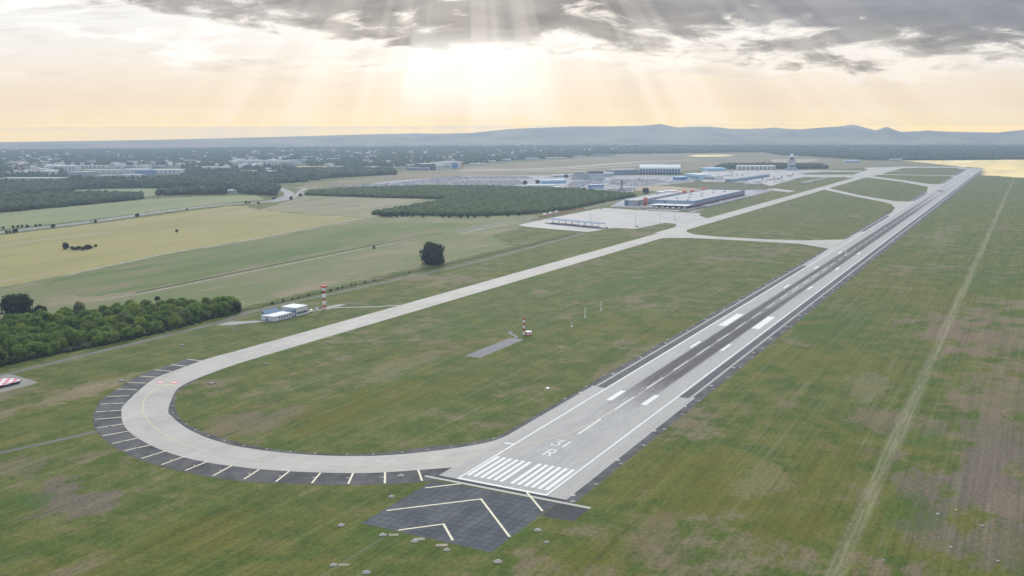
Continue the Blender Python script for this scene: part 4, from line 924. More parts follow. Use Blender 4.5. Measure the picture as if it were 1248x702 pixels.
# fence along the perimeter road
t = thing('perimeter_fence', 'long dark wire fence running beside the perimeter road', 'fence', (290, 402, 0))
fpts = [(290+9*i, 402-(i*9 if i*9 < 190 else 190)*.018 - max(0, min(i*9-190, 170))*.010 + max(0, i*9-420)*.022) for i in range(76)]
for i, (x, y) in enumerate(fpts): MB().tube((x-290, y-402, 0), (x-290, y-402, 2.4), .07, .07, M_dark, 5).build('post', t)
b_ = MB()
for (xa, ya), (xb, yb) in zip(fpts[:-1], fpts[1:]):
    for h in (.4, .8, 1.2, 1.6, 2.0, 2.35): b_.tube((xa-290, ya-402, h), (xb-290, yb-402, h), .035, .035, M_dark, 3, False)
b_.build('wire', t)
t = thing('picket_fence', 'low grey picket fence around the grass beside the blue roofed building', 'fence', (*G(296, 398), 0), .0)
for i in range(14):
    for yy in (-5, 5): MB().tube((-16+2.4*i, yy, 0), (-16+2.4*i, yy, 1.7), .10, .10, M_metal, 5).build('picket', t)
MB().box((0, -5, 1.2), (33, .06, .10), M_metal).box((0, 5, 1.2), (33, .06, .10), M_metal).build('rail', t)
for px, py, lb in ((152, 414.6, 'small white marker post in the grass below the grove'), (435, 349.8, 'small white marker post beside the fence left of the lone tree'), (605, 313, 'small white marker post beside the perimeter road right of the lone tree')):
    x, y = G(px, py); t = thing('marker_post', lb, 'marker post', (x, y, 0)); MB().tube((0, 0, 0), (0, 0, 1.0), .08, .08, M_metal).build('post', t); MB().box((0, 0, 1.4), (.25, 1.3, 1.3), M_whitep).build('plate', t)
b_ = MB(); P3 = [(*G(160, 403), 4.4), (*G(166, 402.5), 4.7), (*G(171, 404.5), 4.0), (*G(179.5, 407.5), .2)]
for a, b in zip(P3[:-1], P3[1:]): b_.tube(a, b, .42, .38, M_bar, 7)
tag(b_.build('bent_pipe'), 'pale bent pipe leaning out of the grove edge onto the grass', 'pipe')

# checkered hut at the left edge
sheet('hut_pad', [(-60, 384), (27.6, 380), (29, 376), (24, 344), (18, 342), (-60, 342)], Z1+.01, M_padc)
def checker():
    mt, n, b = material('red_white_checker', .7, .3); p = n.n('ShaderNodeTexCoord').outputs['Object']
    ck = n.n('ShaderNodeTexChecker'); n.put(ck.inputs[0], n.vm('ADD', p, (.01, .01, .013))); ck.inputs['Scale'].default_value = .31; ck.inputs[1].default_value = (.78, .74, .76, 1); ck.inputs[2].default_value = (.52, .14, .20, 1)
    n.L.new(ck.outputs[0], b.inputs['Base Color']); return mt
M_check = checker()
t = thing('checkered_hut', 'low hut with red and white checkered roof on a concrete pad', 'hut', (0, 358, 0))
MB().box((-3, 0, .7), (40, 12.6, 1.3), M_dark).build('wall', t); MB().box((-3, 0, 1.65), (42, 13.4, .6), M_check).build('roof', t)

# ------------------------------------------------------------------ buildings
def bars(t, L, D_, z0, z1, n, m, name='window', wf=.6, front=True, side=0, lim=40):
    for i in range(min(n, lim)):
        wv = L/n*wf; xx = -L/2+L/n*(i+.5); MB().box((xx, -D_/2-.06, (z0+z1)/2), (wv, .16, z1-z0), m).build(name, t)
def hall(name, label, cat, pl, pr, h, depth, wm, rm, win=None, over=.5, group=None, roof='flat', back=0.0, plinth=None):
    """a long building whose near wall runs between two surveyed ground points"""
    a, b = (pl if abs(pl[0]) > 1e-9 and len(pl) == 3 else None), None
    A, B = G(*pl), G(*pr); L = math.hypot(B[0]-A[0], B[1]-A[1]); rz = math.atan2(B[1]-A[1], B[0]-A[0])
    cx, cy = (A[0]+B[0])/2, (A[1]+B[1])/2; ox, oy = -math.sin(rz)*depth/2, math.cos(rz)*depth/2
    t = thing(name, label, cat, (cx+ox, cy+oy, 0), rz, group)
    MB().box((0, 0, h/2), (L, depth, h), wm).build('wall', t)
    if roof == 'flat': MB().box((0, 0, h+.3), (L+over, depth+over, .6), rm).build('roof', t)
    elif roof == 'gable':
        hh = depth*.22; MB().add([(-L/2-.3, -depth/2-.3, h), (L/2+.3, -depth/2-.3, h), (L/2+.3, depth/2+.3, h), (-L/2-.3, depth/2+.3, h), (-L/2-.3, 0, h+hh), (L/2+.3, 0, h+hh)], [(0, 1, 5, 4), (2, 3, 4, 5), (0, 4, 3), (1, 2, 5), (3, 2, 1, 0)], rm).build('roof', t)
    elif roof == 'barrel':
        k = 16; b_ = MB(); vs = []
        for i in range(k+1):
            an = PI*i/k
            for xx in (-L/2-1, L/2+1): vs.append((xx, -math.cos(an)*(depth/2+.5), h+math.sin(an)*depth*.16))
        b_.add(vs, [(2*i, 2*i+1, 2*i+3, 2*i+2) for i in range(k)]+[tuple(range(0, 2*k+2, 2)), tuple(range(1, 2*k+3, 2))[::-1]], rm); b_.build('roof', t)
    if win: bars(t, L, depth, *win)
    t['len'] = L; t['dep'] = depth
    return t
# cargo city next to the apron
t = thing('cargo_terminal', 'large blue grey cargo terminal with a tan flat roof beside the taxiway', 'building', (1521, 395, 0))
MB().box((190, 45, 6), (380, 90, 12), M_steelb).build('wall', t); MB().box((190, 45, 12.2), (376, 86, .5), M_rooft).build('roof', t)
for a, s in (((190, -.2, 12.5), (381, .8, 1.3)), ((190, 90.2, 12.5), (381, .8, 1.3)), ((-.2, 45, 12.5), (.8, 89.2, 1.3)), ((380.2, 45, 12.5), (.8, 89.2, 1.3))): MB().box(a, s, M_steelb).build('parapet', t)
MB().box((190, -2.4, 5.0), (380, 4.2, .5), M_redd).build('red_canopy', t)
for i in range(30): MB().box((8+i*12.5, -.1, 2.0), (6, .3, 3.9), M_dark).build('dock_door', t)
for i in range(9): MB().box((18+i*42, 20+(i*37 % 50), 13.4), (7, 5, 2), M_metal).build('roof_unit', t)
MB().box((-20.5, 40, 5.6), (40, 76, .6), M_roofw).build('front_canopy', t)
for yy in (6, 22, 38, 54, 70): MB().box((-37, yy, 2.7), (.6, .6, 5.2), M_metal).build('column', t)
MB().box((-8, 40, 2.4), (15, 70, 4.8), M_dark).build('loading_bay', t); MB().box((-.3, 62, 9), (.6, 3, 4), M_glass).build('window', t)
t = thing('cargo_hall', 'long grey cargo hall with teal corner and tan roof left of the big terminal', 'building', (1505, 510, 0))
MB().box((135, 14, 5.5), (270, 28, 11), M_wallg).build('wall', t); MB().box((135, 14, 11.3), (271, 29, .6), M_rooft).build('roof', t)
MB().box((-.25, 24, 5.6), (.6, 8, 10.8), M_teal).build('teal_corner', t); MB().box((10, -.2, 3.6), (16, .5, 5), M_glass).build('window', t)
for i in range(16): MB().box((34+i*14.5, -.15, 2.2), (7, .4, 4.2), M_dark).build('dock_door', t)
for kx, (px, py, sx, sy, h, lb) in enumerate(((802, 246.2, 10, 6, 13, 'tall orange stair tower between the two cargo halls'), (822.5, 240, 16, 10, 9, 'orange block on the yard behind the cargo halls, second from the left'), (834, 238, 14, 10, 8.5, 'orange block beside a white one behind the cargo terminal'), (843.5, 236, 20, 9, 6.5, 'long low orange block behind the cargo terminal roof'), (858, 233.4, 20, 8, 6.5, 'farthest orange block behind the cargo terminal'))):
    x, y = (1516, 497) if kx == 0 else G(px, py); h += 4 if kx == 0 else 2; t = thing('orange_block', lb, 'building', (x, y, 0), .2); MB().box((0, 0, h/2), (sx, sy, h), M_orange).build('wall', t); MB().box((0, 0, h+.2), (sx+.5, sy+.5, .4), M_red).build('roof', t); MB().box((-sx/2-.05, 0, h*.4), (.15, sy*.5, h*.35), M_glass).build('window', t)
hall('white_shed', 'white low shed behind the cargo hall roof', 'building', (799, 238), (812, 238.4), 8, 30, M_wallw, M_roofw, (1.5, 4, 8, M_dark, 'dock_door'))
hall('white_shed', 'wide pale green white shed right of the low shed behind the cargo hall', 'building', (811, 238.6), (826, 238.6), 11, 30, M_wallw, M_roofw, (1.5, 5, 8, M_dark, 'dock_door'))
hall('white_block', 'small white block between the orange blocks', 'building', (827, 238.8), (832, 238.8), 9, 14, M_wallw, M_roofw, (3, 6, 3, M_glass))
gp = 'trucks along the cargo terminal'
for i in range(13):
    tr = dup(TR, (1540+i*27+R.uniform(-6, 6), 380+R.uniform(-3, 2), .08), PI/2+R.uniform(-.1, .1), 'white truck backed up to the red canopy of the cargo terminal', .9, gp)
for i in range(9): dup(TR, (1478+R.uniform(-6, 3), 402+i*11, .08), R.uniform(-.1, .1), 'truck parked under the white canopy at the cargo terminal front', .75, 'trucks at the cargo terminal front')
psheet('cargo_yard', [(742, 251.6), (760, 253.2), (800, 256.3), (845, 258.6), (905, 241.5), (945, 231.5), (920, 231), (880, 234), (850, 232), (800, 235), (765, 242)], .09, M_lot)
sheet('yard_verge', [(1395, 385), (1440, 400), (1445, 540), (1470, 545), (1466, 388), (1900, 362), (1890, 350), (1420, 372)], .13, M_verge)
t = thing('open_shelter', 'long open sided shelter with blue grey roof on the cargo apron', 'shelter', (1070, 406, 0), 0)
an = math.atan2(515-401, 1105-1065)
t.location = (1085, 458, 0); t.rotation_euler = (0, 0, an); Ls = 120
MB().box((0, 0, 7.2), (Ls, 15, .7), M_steelb).build('roof', t); MB().box((0, -7.3, 7.2), (Ls+.4, .5, 1.2), M_wallb).build('fascia', t)
for i in range(9):
    for yy in (-6.6, 6.6): MB().box((-Ls/2+.6+i*(Ls-1.2)/8, yy, 3.4), (.45, .45, 6.8), M_yel if i in (0, 8) else M_metal).build('column', t)
gp = 'equipment stored under the open shelter'
for i in range(15):
    xl = -54+i*7.6+R.uniform(-1, 1); yl = R.uniform(-3.5, 3.5); cs, sn = math.cos(an), math.sin(an)
    dup(TR, (1085+xl*cs-yl*sn, 458+xl*sn+yl*cs, .08), an+PI/2+R.uniform(-.4, .4), 'ground service truck stored under the open sided shelter', R.uniform(.35, .6), gp)
for i, (px, py) in enumerate(((664, 263.2), (671, 261.4), (678.2, 260))):
    x, y = G(px, py); t = thing('white_container', 'white container in a row against the red fence behind the apron', 'container', (x, y, 0), 1.3, 'white containers beside the apron'); MB().box((0, 0, 2.4), (6.2, 4, 4.2), M_whitep).build('case', t); MB().box((0, 0, .15), (6, 3.6, .3), M_dark).build('base', t); MB().box((-3.12, 0, 2.2), (.1, 2, 3.4), M_metal).build('door', t)
t = thing('red_fence', 'low red wall running behind the white containers', 'wall', (*G(680, 260), 0), 0)
xa, ya = G(657, 265); xb, yb = G(712, 254.6); mx_, my_ = G(680, 260); b_ = MB(); ribbon_mb(b_, [(xa-mx_, ya-my_), (xb-mx_, yb-my_)], .6, 2.4, M_redp)
L = math.hypot(xb-xa, yb-ya); MB().box(((xa+xb)/2-mx_, (ya+yb)/2-my_, 1.2), (L, .5, 2.2), M_redp, math.atan2(yb-ya, xb-xa)).build('panel', t)
for i in range(12): MB().box((xa-mx_+(xb-xa)*i/11, ya-my_+(yb-ya)*i/11, 1.4), (.8, .8, 2.8), M_bar).build('post', t)
lm = None
for px, py, lb in ((703.4, 258.8, 'slender apron floodlight mast against the plantation, tallest behind the apron'), (719.4, 271.7, 'slender floodlight mast rising over the middle of the open shelter'), (774.5, 276.7, 'slender floodlight mast at the front edge of the cargo apron'), (804, 271.5, 'slender floodlight mast at the apron throat next to the taxiway'), (665.4, 264, 'slender floodlight mast behind the white containers'), (738, 253.6, 'slender floodlight mast at the far left corner of the apron'), (822, 268.5, 'slender floodlight mast right of the apron throat')):
    x, y = G(px, py)
    if lm is None:
        lm = thing('floodlight_mast', lb, 'light mast', (x, y, 0)); MB().tube((0, 0, 0), (0, 0, 26), .32, .18, M_metal, 7).build('pole', lm); MB().box((0, 0, 26.2), (1.0, 3.2, .7), M_metal).build('lamp_head', lm); MB().box((0, 0, .4), (1.6, 1.6, .8), M_bar).build('footing', lm)
    else: dup(lm, (x, y, 0), 0, lb)
for i, (px, py) in enumerate(((758, 255.4), (769, 255.8), (781, 256.3), (793, 257), (808, 257.8), (822, 258.4), (833, 258.4))): dup(lm, (*G(px, py), 0), 0, 'short lamp post along the fence between the apron and the cargo halls', (1, 1, .42), 'lamp posts in front of the cargo halls')
for px, py, lb in ((740, 278, 'dark service vehicle at the right end of the open shelter'), (776.5, 276.3, 'tractor parked beside the floodlight mast at the apron front'), (785, 254.8, 'small vehicle near the back edge of the apron'), (733, 255, 'small vehicle at the far left corner of the apron'), (833, 257.6, 'white car at the right rear corner of the apron')):
    dup(carP[0], (*G(px, py), .1), 1, lb, 1.1, None)['group'] = 'vehicles on the cargo apron'

sheet('shelter_strip', [(1062, 388), (1051, 392), (1092, 520), (1106, 518)], Z1+.03, M_asph)
# passenger terminal
t = hall('terminal_hall', 'terminal hall with a long white barrel roof and glazed front', 'building', (779.4, 212.3), (829, 212.4), 19, 78, M_wallg, M_roofw, (6, 17, 14, M_teal, 'window', .72), roof='barrel')
L = t['len']
for i in range(15): MB().box((-L/2+L/14*i, -39.5, 9.6), (1.6, .9, 19.2), M_whitep).build('column', t)
for i in range(15):
    b_ = MB(); xx = -L/2+L/14*i; pv_ = None
    for j in range(9):
        an2 = PI*j/8; p_ = (xx, -math.cos(an2)*39.7, 19.2+math.sin(an2)*78*.16)
        if pv_: b_.tube(pv_, p_, .45, .45, M_roofl, 4)
        pv_ = p_
    b_.build('roof_rib', t)
MB().box((0, -48, 3.2), (L*1.02, 18, 6.4), M_roofd).build('podium', t)
t = hall('terminal_wing', 'flat roofed teal glass terminal wing left of the barrel roofed hall', 'building', (747, 213.6), (779, 212.6), 18, 45, M_wallg, M_roofl, (1.5, 6, 12, M_teal, 'window', .85)); bars(t, t['len'], 45, 8, 13.5, 12, M_teal, 'window', .85)
for i in range(6): MB().tube((t['len']*(-.40+.17*i), -8, 15.5), (t['len']*(-.40+.17*i), -8, 21), 1.3, 1.3, M_whitep, 8).build('roof_vent', t)
t = hall('terminal_wing', 'lower pale terminal wing between the grey office block and the teal wing', 'building', (736, 216), (748, 215), 14, 40, M_wallw, M_roofl, (2, 8, 6, M_glass))
t = hall('terminal_wing', 'jumbled pale blue gate building right of the barrel roofed hall', 'building', (835, 217), (852, 219), 15, 40, M_cyan, M_roofw, (2, 10, 8, M_teal)); 
t = hall('terminal_wing', 'lower white gate building at the right end of the terminal', 'building', (852, 218.6), (871, 219.6), 11, 40, M_wallw, M_roofl, (2, 8, 9, M_glass))
hall('blue_pavilion', 'small bright blue pavilion in front of the terminal gates', 'building', (826, 219.6), (838, 219), 9, 20, M_bluep, M_cyan, (1, 4, 5, M_glass))
t = hall('office_block', 'pale grey office block with a dark penthouse, left of the taller block', 'building', (697, 219.4), (714.5, 219.2), 18, 26, M_wallw, M_roofl, (3, 6, 12, M_glass, 'window', .55)); bars(t, t['len'], 26, 8, 11, 12, M_glass, 'window', .55); bars(t, t['len'], 26, 13, 16, 12, M_glass, 'window', .55); MB().box((2, 0, 20), (t['len']*.7, 16, 3), M_roofd).build('penthouse', t)
t = hall('office_block', 'taller grey office block with a black upper storey in front of the terminal', 'building', (719, 219.8), (736.4, 219.4), 22, 28, M_wallg, M_roofd, (3, 6, 12, M_wallw, 'window_band', .8)); bars(t, t['len'], 28, 8.5, 12, 12, M_wallw, 'window_band', .8); bars(t, t['len'], 28, 14.5, 18, 12, M_wallw, 'window_band', .8); MB().box((0, 0, 24.9), (t['len']*.9, 24, 4.8), M_roofd).build('penthouse', t); MB().tube((0, 0, 27), (0, 0, 34), .3, .2, M_metal).build('antenna', t)
hall('white_shed', 'long white shed at the edge of the dry grass behind the car parks', 'building', (675, 216), (697, 215.4), 6, 30, M_wallw, M_roofw, (1, 4, 10, M_dark, 'door'))
hall('blue_white_shed', 'pale blue shed with white roof behind the right of the plantation', 'building', (661, 223.8), (690, 223.2), 9, 35, M_cyan, M_roofw, (1, 5, 12, M_bluep, 'door'))
hall('blue_white_shed', 'bright blue hall with white roof edge right behind the plantation', 'building', (720.5, 229.8), (736, 229.4), 9, 22, M_bluep, M_roofw, (1, 5, 7, M_wallw, 'door'))
hall('white_shed', 'row of white sheds touching the rear edge of the plantation', 'building', (643, 229.4), (679, 228.8), 7.5, 25, M_wallw, M_roofw, (1, 4.5, 16, M_dark, 'door'))
hall('white_shed', 'small white shed at the right end of the shed row', 'building', (676, 231), (684, 230.4), 6, 18, M_wallw, M_roofw, (1, 4, 4, M_dark, 'door'))
x, y = G(757.6, 232); t = thing('power_pylon', 'brown lattice power pylon in front of the terminal car park', 'pylon', (x, y, 0)); b_ = MB(); zz = [0, 7, 14, 20, 26]
for i in range(4): lattice(b_, zz[i], zz[i+1], 5-1.1*i, 5-1.1*(i+1), M_bark, .28)
b_.build('tower', t); MB().box((0, 0, 20), (.6, 13, .6), M_bark).box((0, 0, 24), (.6, 9, .6), M_bark).build('cross_arm', t)
hall('ring_sign', 'white box pavilion with a round white drum on the terminal approach', 'building', (776, 219), (780, 219), 6, 12, M_wallw, M_roofw, (1, 4, 3, M_glass))
# pier with aircraft
t = hall('pier', 'long blue grey boarding pier running diagonally across the main apron', 'building', (894, 222), (938, 215.4), 8, 26, M_steelb, M_wallg, (2, 6, 24, M_glass, 'window', .6))
hall('hangar_row', 'low white hangar row with dark gates left of the control tower', 'building', (899, 206.6), (945, 206.6), 13, 60, M_wallw, M_roofw, (1, 10, 9, M_roofd, 'gate', .35))
hall('pale_blue_hall', 'pale blue long hall at the rear edge of the main apron', 'building', (862, 208.8), (885, 208.4), 11, 60, M_cyan, M_cyan, (1, 6, 8, M_teal, 'gate', .5))
x, y = G(964.6, 207.4); D = dist(x, y); t = thing('control_tower', 'grey control tower with dark glazed cab and white dome on top', 'control tower', (x, y, 0), YAW)
MB().box((0, 0, 20), (20, 27, 40), M_towg, 0, .88).build('shaft', t); MB().box((0, 0, 3), (30, 46, 6), M_wallg).build('podium', t)
MB().box((-10, 0, 17), (.8, 17, 7), M_glass).build('window', t); MB().box((-9.6, 0, 22), (.8, 18, 3), M_whitep).build('balcony', t)
MB().lathe([(7.5, 40), (8.5, 42), (10, 47), (10, 48)], M_glass, 12).build('cab', t); MB().lathe([(10.5, 48), (10.5, 49.2), (4, 50)], M_whitep, 12).build('cab_roof', t)
MB().lathe([(.5, 50), (5, 51), (6.4, 55), (5, 59), (.5, 61)], M_whitep, 14).build('radome', t)
hall('white_shed', 'tiny white shed right of the control tower', 'building', (970, 205.6), (977, 205.4), 6, 14, M_wallw, M_roofw, (1, 4, 3, M_glass))

def airliner(label, loc, rz, tail, group=None, s=1.0, engm=M_whitep):
    t = thing('airliner', label, 'aeroplane', loc, rz, group); k = 14
    prof = [(-18.5, .25, 3.9), (-16, .8, 3.75), (-12, 1.5, 3.4), (-8, 1.9, 3.2), (10, 1.95, 3.2), (14, 1.85, 3.15), (16.5, 1.3, 3.0), (18, .7, 2.85), (18.7, .12, 2.75)]
    vs = [(x, r*math.cos(2*PI*i/k), z_+r*math.sin(2*PI*i/k)) for x, r, z_ in prof for i in range(k)]
    fs = [(j*k+i, (j+1)*k+i, (j+1)*k+(i+1) % k, j*k+(i+1) % k) for j in range(len(prof)-1) for i in range(k)] + [tuple(range(k)), tuple(((len(prof)-1)*k+i) for i in range(k))[::-1]]
    fu = MB().add(vs, fs, M_whitep).build('fuselage', t, True)
    MB().box((2, 0, 3.7), (27, 3.92, .35), M_glass).build('window_row', fu); MB().box((16.4, 0, 3.55), (1.2, 1.5, .5), M_glass).build('cockpit_window', fu)
    for sg in (-1, 1):
        MB().add([(4.5, sg*1.6, 2.3), (-3.5, sg*1.6, 2.3), (-6.3, sg*17, 3.6), (-4.6, sg*17, 3.6), (4.5, sg*1.6, 2.75), (-3.5, sg*1.6, 2.6), (-6.3, sg*17, 3.75), (-4.6, sg*17, 3.75)], [(0, 1, 2, 3), (4, 5, 6, 7), (0, 3, 7, 4), (1, 2, 6, 5), (2, 3, 7, 6)], M_metal).build('wing', t)
        MB().tube((3.6, sg*5.6, 1.5), (-.4, sg*5.6, 1.5), .95, .7, engm, 12).build('engine', t)
        MB().add([(-13.5, sg*.6, 4.2), (-17, sg*.6, 4.2), (-18.4, sg*6.2, 4.5), (-17.1, sg*6.2, 4.5), (-13.5, sg*.6, 4.4), (-17, sg*.6, 4.4), (-18.4, sg*6.2, 4.6), (-17.1, sg*6.2, 4.6)], [(0, 1, 2, 3), (4, 5, 6, 7), (0, 3, 7, 4), (1, 2, 6, 5), (2, 3, 7, 6)], M_metal).build('tailplane', t)
        MB().tube((-1.5, sg*2.8, .5), (-1.5, sg*2.2, .5), .5, .5, M_dark, 10).tube((-1.5, sg*2.5, .4), (-1.5, sg*2.2, 2.4), .15, .15, M_metal, 5).build('main_gear', t)
    MB().add([(-11.5, -.2, 4.6), (-17, -.2, 4.6), (-18.9, -.12, 11.2), (-16.9, -.12, 11.2), (-11.5, .2, 4.6), (-17, .2, 4.6), (-18.9, .12, 11.2), (-16.9, .12, 11.2)], [(0, 3, 2, 1), (4, 5, 6, 7), (0, 4, 7, 3), (1, 2, 6, 5), (2, 3, 7, 6)], tail).build('tail_fin', t)
    MB().tube((14, -.2, .4), (14, .2, .4), .4, .4, M_dark, 10).tube((14, 0, .4), (14, 0, 1.6), .12, .12, M_metal, 5).build('nose_gear', t)
    t.scale = (s,)*3; return t
airliner('white airliner rolling along the far runway', (2262, 4, .1), 0.0, M_metal, None, .95)
for px, py, rz, tl, lb in ((924, 222.2, 2.6, M_bluep, 'white airliner with a dark blue tail in front of the boarding pier'), (948, 218.4, 2.6, M_purple, 'airliner with a purple tail parked right of the boarding pier'), (962, 214.9, 2.6, M_purple, 'farther purple tailed airliner below the control tower'), (971.5, 218, 3.4, M_purple, 'purple tailed airliner standing at the edge of the apron grass'), (889, 214.6, 2.8, M_dark, 'white airliner with a black tail behind the boarding pier'), (877, 218.8, 2.9, M_bluep, 'white airliner at the right end of the terminal gates'), (905, 222.8, 2.5, M_bluep, 'white airliner at the near end of the boarding pier'), (938, 219.6, 2.5, M_red, 'white airliner with a red tail at the far end of the boarding pier')):
    airliner(lb, (*G(px, py), .08), rz, tl, None, 1.0, M_purple if tl is M_purple else M_whitep)
gp = 'small white aircraft parked in a row on the grass'; sp = None
for i in range(11):
    x, y = G(979.5+i*2.75, 223.8-i*.66)
    if sp is None: sp = airliner('small white aircraft in the diagonal row parked on the apron grass', (x, y, .05), 1.2, M_whitep, gp, .55)
    else: dup(sp, (x, y, .05), 1.2+R.uniform(-.3, .3), None, R.uniform(.48, .68))
for px, py, lb in ((932, 228, 'small red and white striped marker hut at the near corner of the main apron'), ):
    x, y = G(px, py); t = thing('marker_hut', lb, 'hut', (x, y, 0)); MB().box((0, 0, 2.2), (5, 5, 4.4), M_whitep).build('wall', t); MB().box((0, 0, 5.5), (5.6, 5.6, 2.2), M_red).build('roof', t); MB().box((-2.55, 0, 1.4), (.1, 1.2, 2.6), M_dark).build('door', t)

# hangar base on the left of the old runway
t = hall('hangar', 'big white hangar with blue gate and red end wall at the far airfield edge', 'hangar', (537.5, 206.2), (564, 204.8), 27, 60, M_wallw, M_rooft); L = t['len']
MB().box((L*.12, -30.2, 11), (L*.26, .8, 21), M_bluep).build('gate', t); MB().box((-L*.28, -30.2, 9), (L*.40, .8, 9), M_wallg).build('window_band', t); MB().box((L*.5+.1, -2, 13), (.6, 52, 24), M_redp).build('red_end_wall', t); MB().box((L*.46, -30.3, 12), (L*.07, .8, 22), M_redp).build('red_gate', t)
hall('hangar', 'white box hangar left of the big hangar with the blue gate', 'hangar', (531, 207.2), (541, 206.6), 22, 40, M_wallw, M_roofw, (2, 14, 3, M_wallg, 'gate', .5))
hall('hangar', 'dark faced hangar with pale roof left of the white box hangar', 'hangar', (513, 207.6), (531, 207.2), 24, 60, M_roofd, M_roofl, (2, 10, 6, M_glass, 'gate', .6))
hall('hangar', 'long low grey building in front of the dark hangar', 'building', (496, 207.6), (521, 207.8), 11, 30, M_wallg, M_roofl, (2, 7, 12, M_roofd, 'gate', .5))
hall('hangar', 'small pale block at the left end of the hangar group', 'building', (495, 204.6), (504, 204.6), 14, 30, M_wallw, M_roofl, (2, 8, 4, M_glass))
x, y = G(480, 206); t = thing('radio_mast', 'distant red and white tower left of the hangars', 'mast', (x, y, 0)); 
for i in range(5): MB().tube((0, 0, 5*i), (0, 0, 5*i+5), 2.4-.2*i, 2.2-.2*i, M_red if i % 2 == 0 else M_whitep, 8).build('mast_band', t)
for px0, px1, py, h, d_, wm, rm, lb in ((612, 622, 196.2, 9, 40, M_cyan, M_roofw, 'pale cyan hall beyond the dry airfield grass'), (640, 655, 195, 9, 40, M_wallw, M_roofw, 'white hall beyond the dry grass, left of the long roofs'), (664, 690, 193.6, 8, 40, M_wallw, M_roofl, 'long white roofs beyond the dry grass'), (698, 714, 191.8, 8, 40, M_wallw, M_roofl, 'low white hall in front of the far woods'), (722, 748, 190.6, 8, 40, M_wallg, M_roofl, 'low grey hall in front of the far woods'), (1030, 1048, 198, 9, 40, M_cyan, M_roofw, 'pale flat hall in the woods right of the control tower'), (1086, 1100, 195.6, 8, 30, M_wallw, M_roofl, 'pale shed at the edge of the far woods near the painted sunlit field'), (590, 603, 198, 8, 30, M_wallw, M_roofw, 'small white hall right of the hangars'), (572, 590, 201, 6, 30, M_wallw, M_roofw, 'flat white apron building right of the hangars')):
    hall('far_hall', lb, 'building', (px0, py), (px1, py), h, d_, wm, rm, (1, h*.6, 8, M_glass, 'window', .5))
# industrial estate on the left, one by one
E_ = [(62, 91.7, 208.2, 4.0, M_wallw, M_roofw, 'bright white long hall in the middle of the far left industrial estate'), (0, 75, 221.0, 2.6, M_wallw, M_roofl, 'very long low pale hall at the left edge above the tree belt'), (93, 128, 204.4, 1.6, M_wallw, M_roofl, 'thin pale hall right of the bright white hall'),
      (135, 140, 205.4, 4.6, M_wallw, M_roofw, 'small white tower block among the industrial halls'), (101, 150, 211.2, 2.8, M_wallw, M_roofl, 'broad pale hall in front of the small white tower block'), (82, 111, 213.8, 2.6, M_wallg, M_roofl, 'grey white hall right of the clustered houses'), (117, 138, 216.6, 1.8, M_cyan, M_roofl, 'low pale cyan hall close to the tree belt'), (144, 170, 216.8, 2.4, M_wallw, M_roofl, 'low white hall below the blue block'),
      (150, 179, 211.8, 3.6, M_wallw, M_roofw, 'white hall left of the blue block'), (165, 183, 214.6, 4.4, M_wallb, M_wallb, 'blue hall in the middle of the white industrial halls'), (184, 220, 211.9, 3.4, M_wallw, M_roofw, 'long white hall at the right end of the industrial estate'), (150, 179, 205.6, 1.8, M_wallw, M_roofl, 'thin white hall behind the white one left of the blue block'),
      (282, 316, 199.8, 3.0, M_wallw, M_roofw, 'pale warehouse near the thin chimney'), (317, 348, 200.4, 3.0, M_wallw, M_roofl, 'pale warehouse right of the one near the thin chimney'), (349, 373, 198.0, 2.0, M_wallw, M_roofl, 'thin pale warehouse at the right of the warehouse row'), (281, 299, 204.6, 2.2, M_wallg, M_roofl, 'grey warehouse in front of the warehouse row'), (311, 345, 204.6, 2.0, M_wallg, M_roofr, 'reddish roofed warehouse in front of the warehouse row'),
      (323, 333, 211.6, 2.0, M_wallw, M_roofw, 'small white hall above the green belt right of the estate'), (336, 343, 208.6, 1.8, M_cyan, M_cyan, 'small pale blue hall above the green belt'), (360, 384, 206.4, 2.2, M_yel, M_yel, 'yellow hall left in the row of yellow halls'), (385, 396, 206.0, 1.8, M_yel, M_yel, 'yellow hall in the middle of the row of yellow halls'), (400, 416, 205.8, 2.0, M_yel, M_rooft, 'tan and yellow hall at the right of the yellow row'),
      (442, 460, 207.4, 2.6, M_wallw, M_roofw, 'white hall right of the yellow halls'), (309, 318, 223.6, 2.8, M_wallw, M_roofw, 'white house near the motorway interchange'), (304.5, 312, 229.4, 4.2, M_wallg, M_roofl, 'grey building beside the motorway interchange'), (274, 305, 235.6, 2.4, M_wallw, M_roofl, 'long pale building on the edge of the interchange'), (0, 15, 249.6, 3.2, M_wallw, M_roofw, 'white house at the left edge between the woods'), (19, 38, 246.6, 2.6, M_wallw, M_roofw, 'white roofed row between the two strips of wood'),
      (246, 260, 208.6, 3.6, M_wallw, M_roofl, 'white apartment blocks right of the industrial estate'), (262, 277, 208.0, 2.8, M_wallw, M_roofl, 'white apartment row further right of the estate'), (35, 50, 213.4, 3.2, M_wallw, M_roofr, 'white house row with red roofs left of the industrial halls'), (50, 64, 213.6, 3.4, M_wallw, M_roofw, 'white house row right of the red roofed row'), (8, 28, 202.5, 3.0, M_wallw, M_roofl, 'pale roofs clustered near the left edge'), (19, 47, 196.6, 1.6, M_wallw, M_roofl, 'thin distant pale hall near the left edge under the hills'), (288, 310, 211.6, 2.4, M_wallw, M_roofr, 'house row with reddish roofs right of the white apartments'),
      (47, 56, 205.5, 2.0, M_wallw, M_roofl, 'small pale hall left of the bright white hall')]
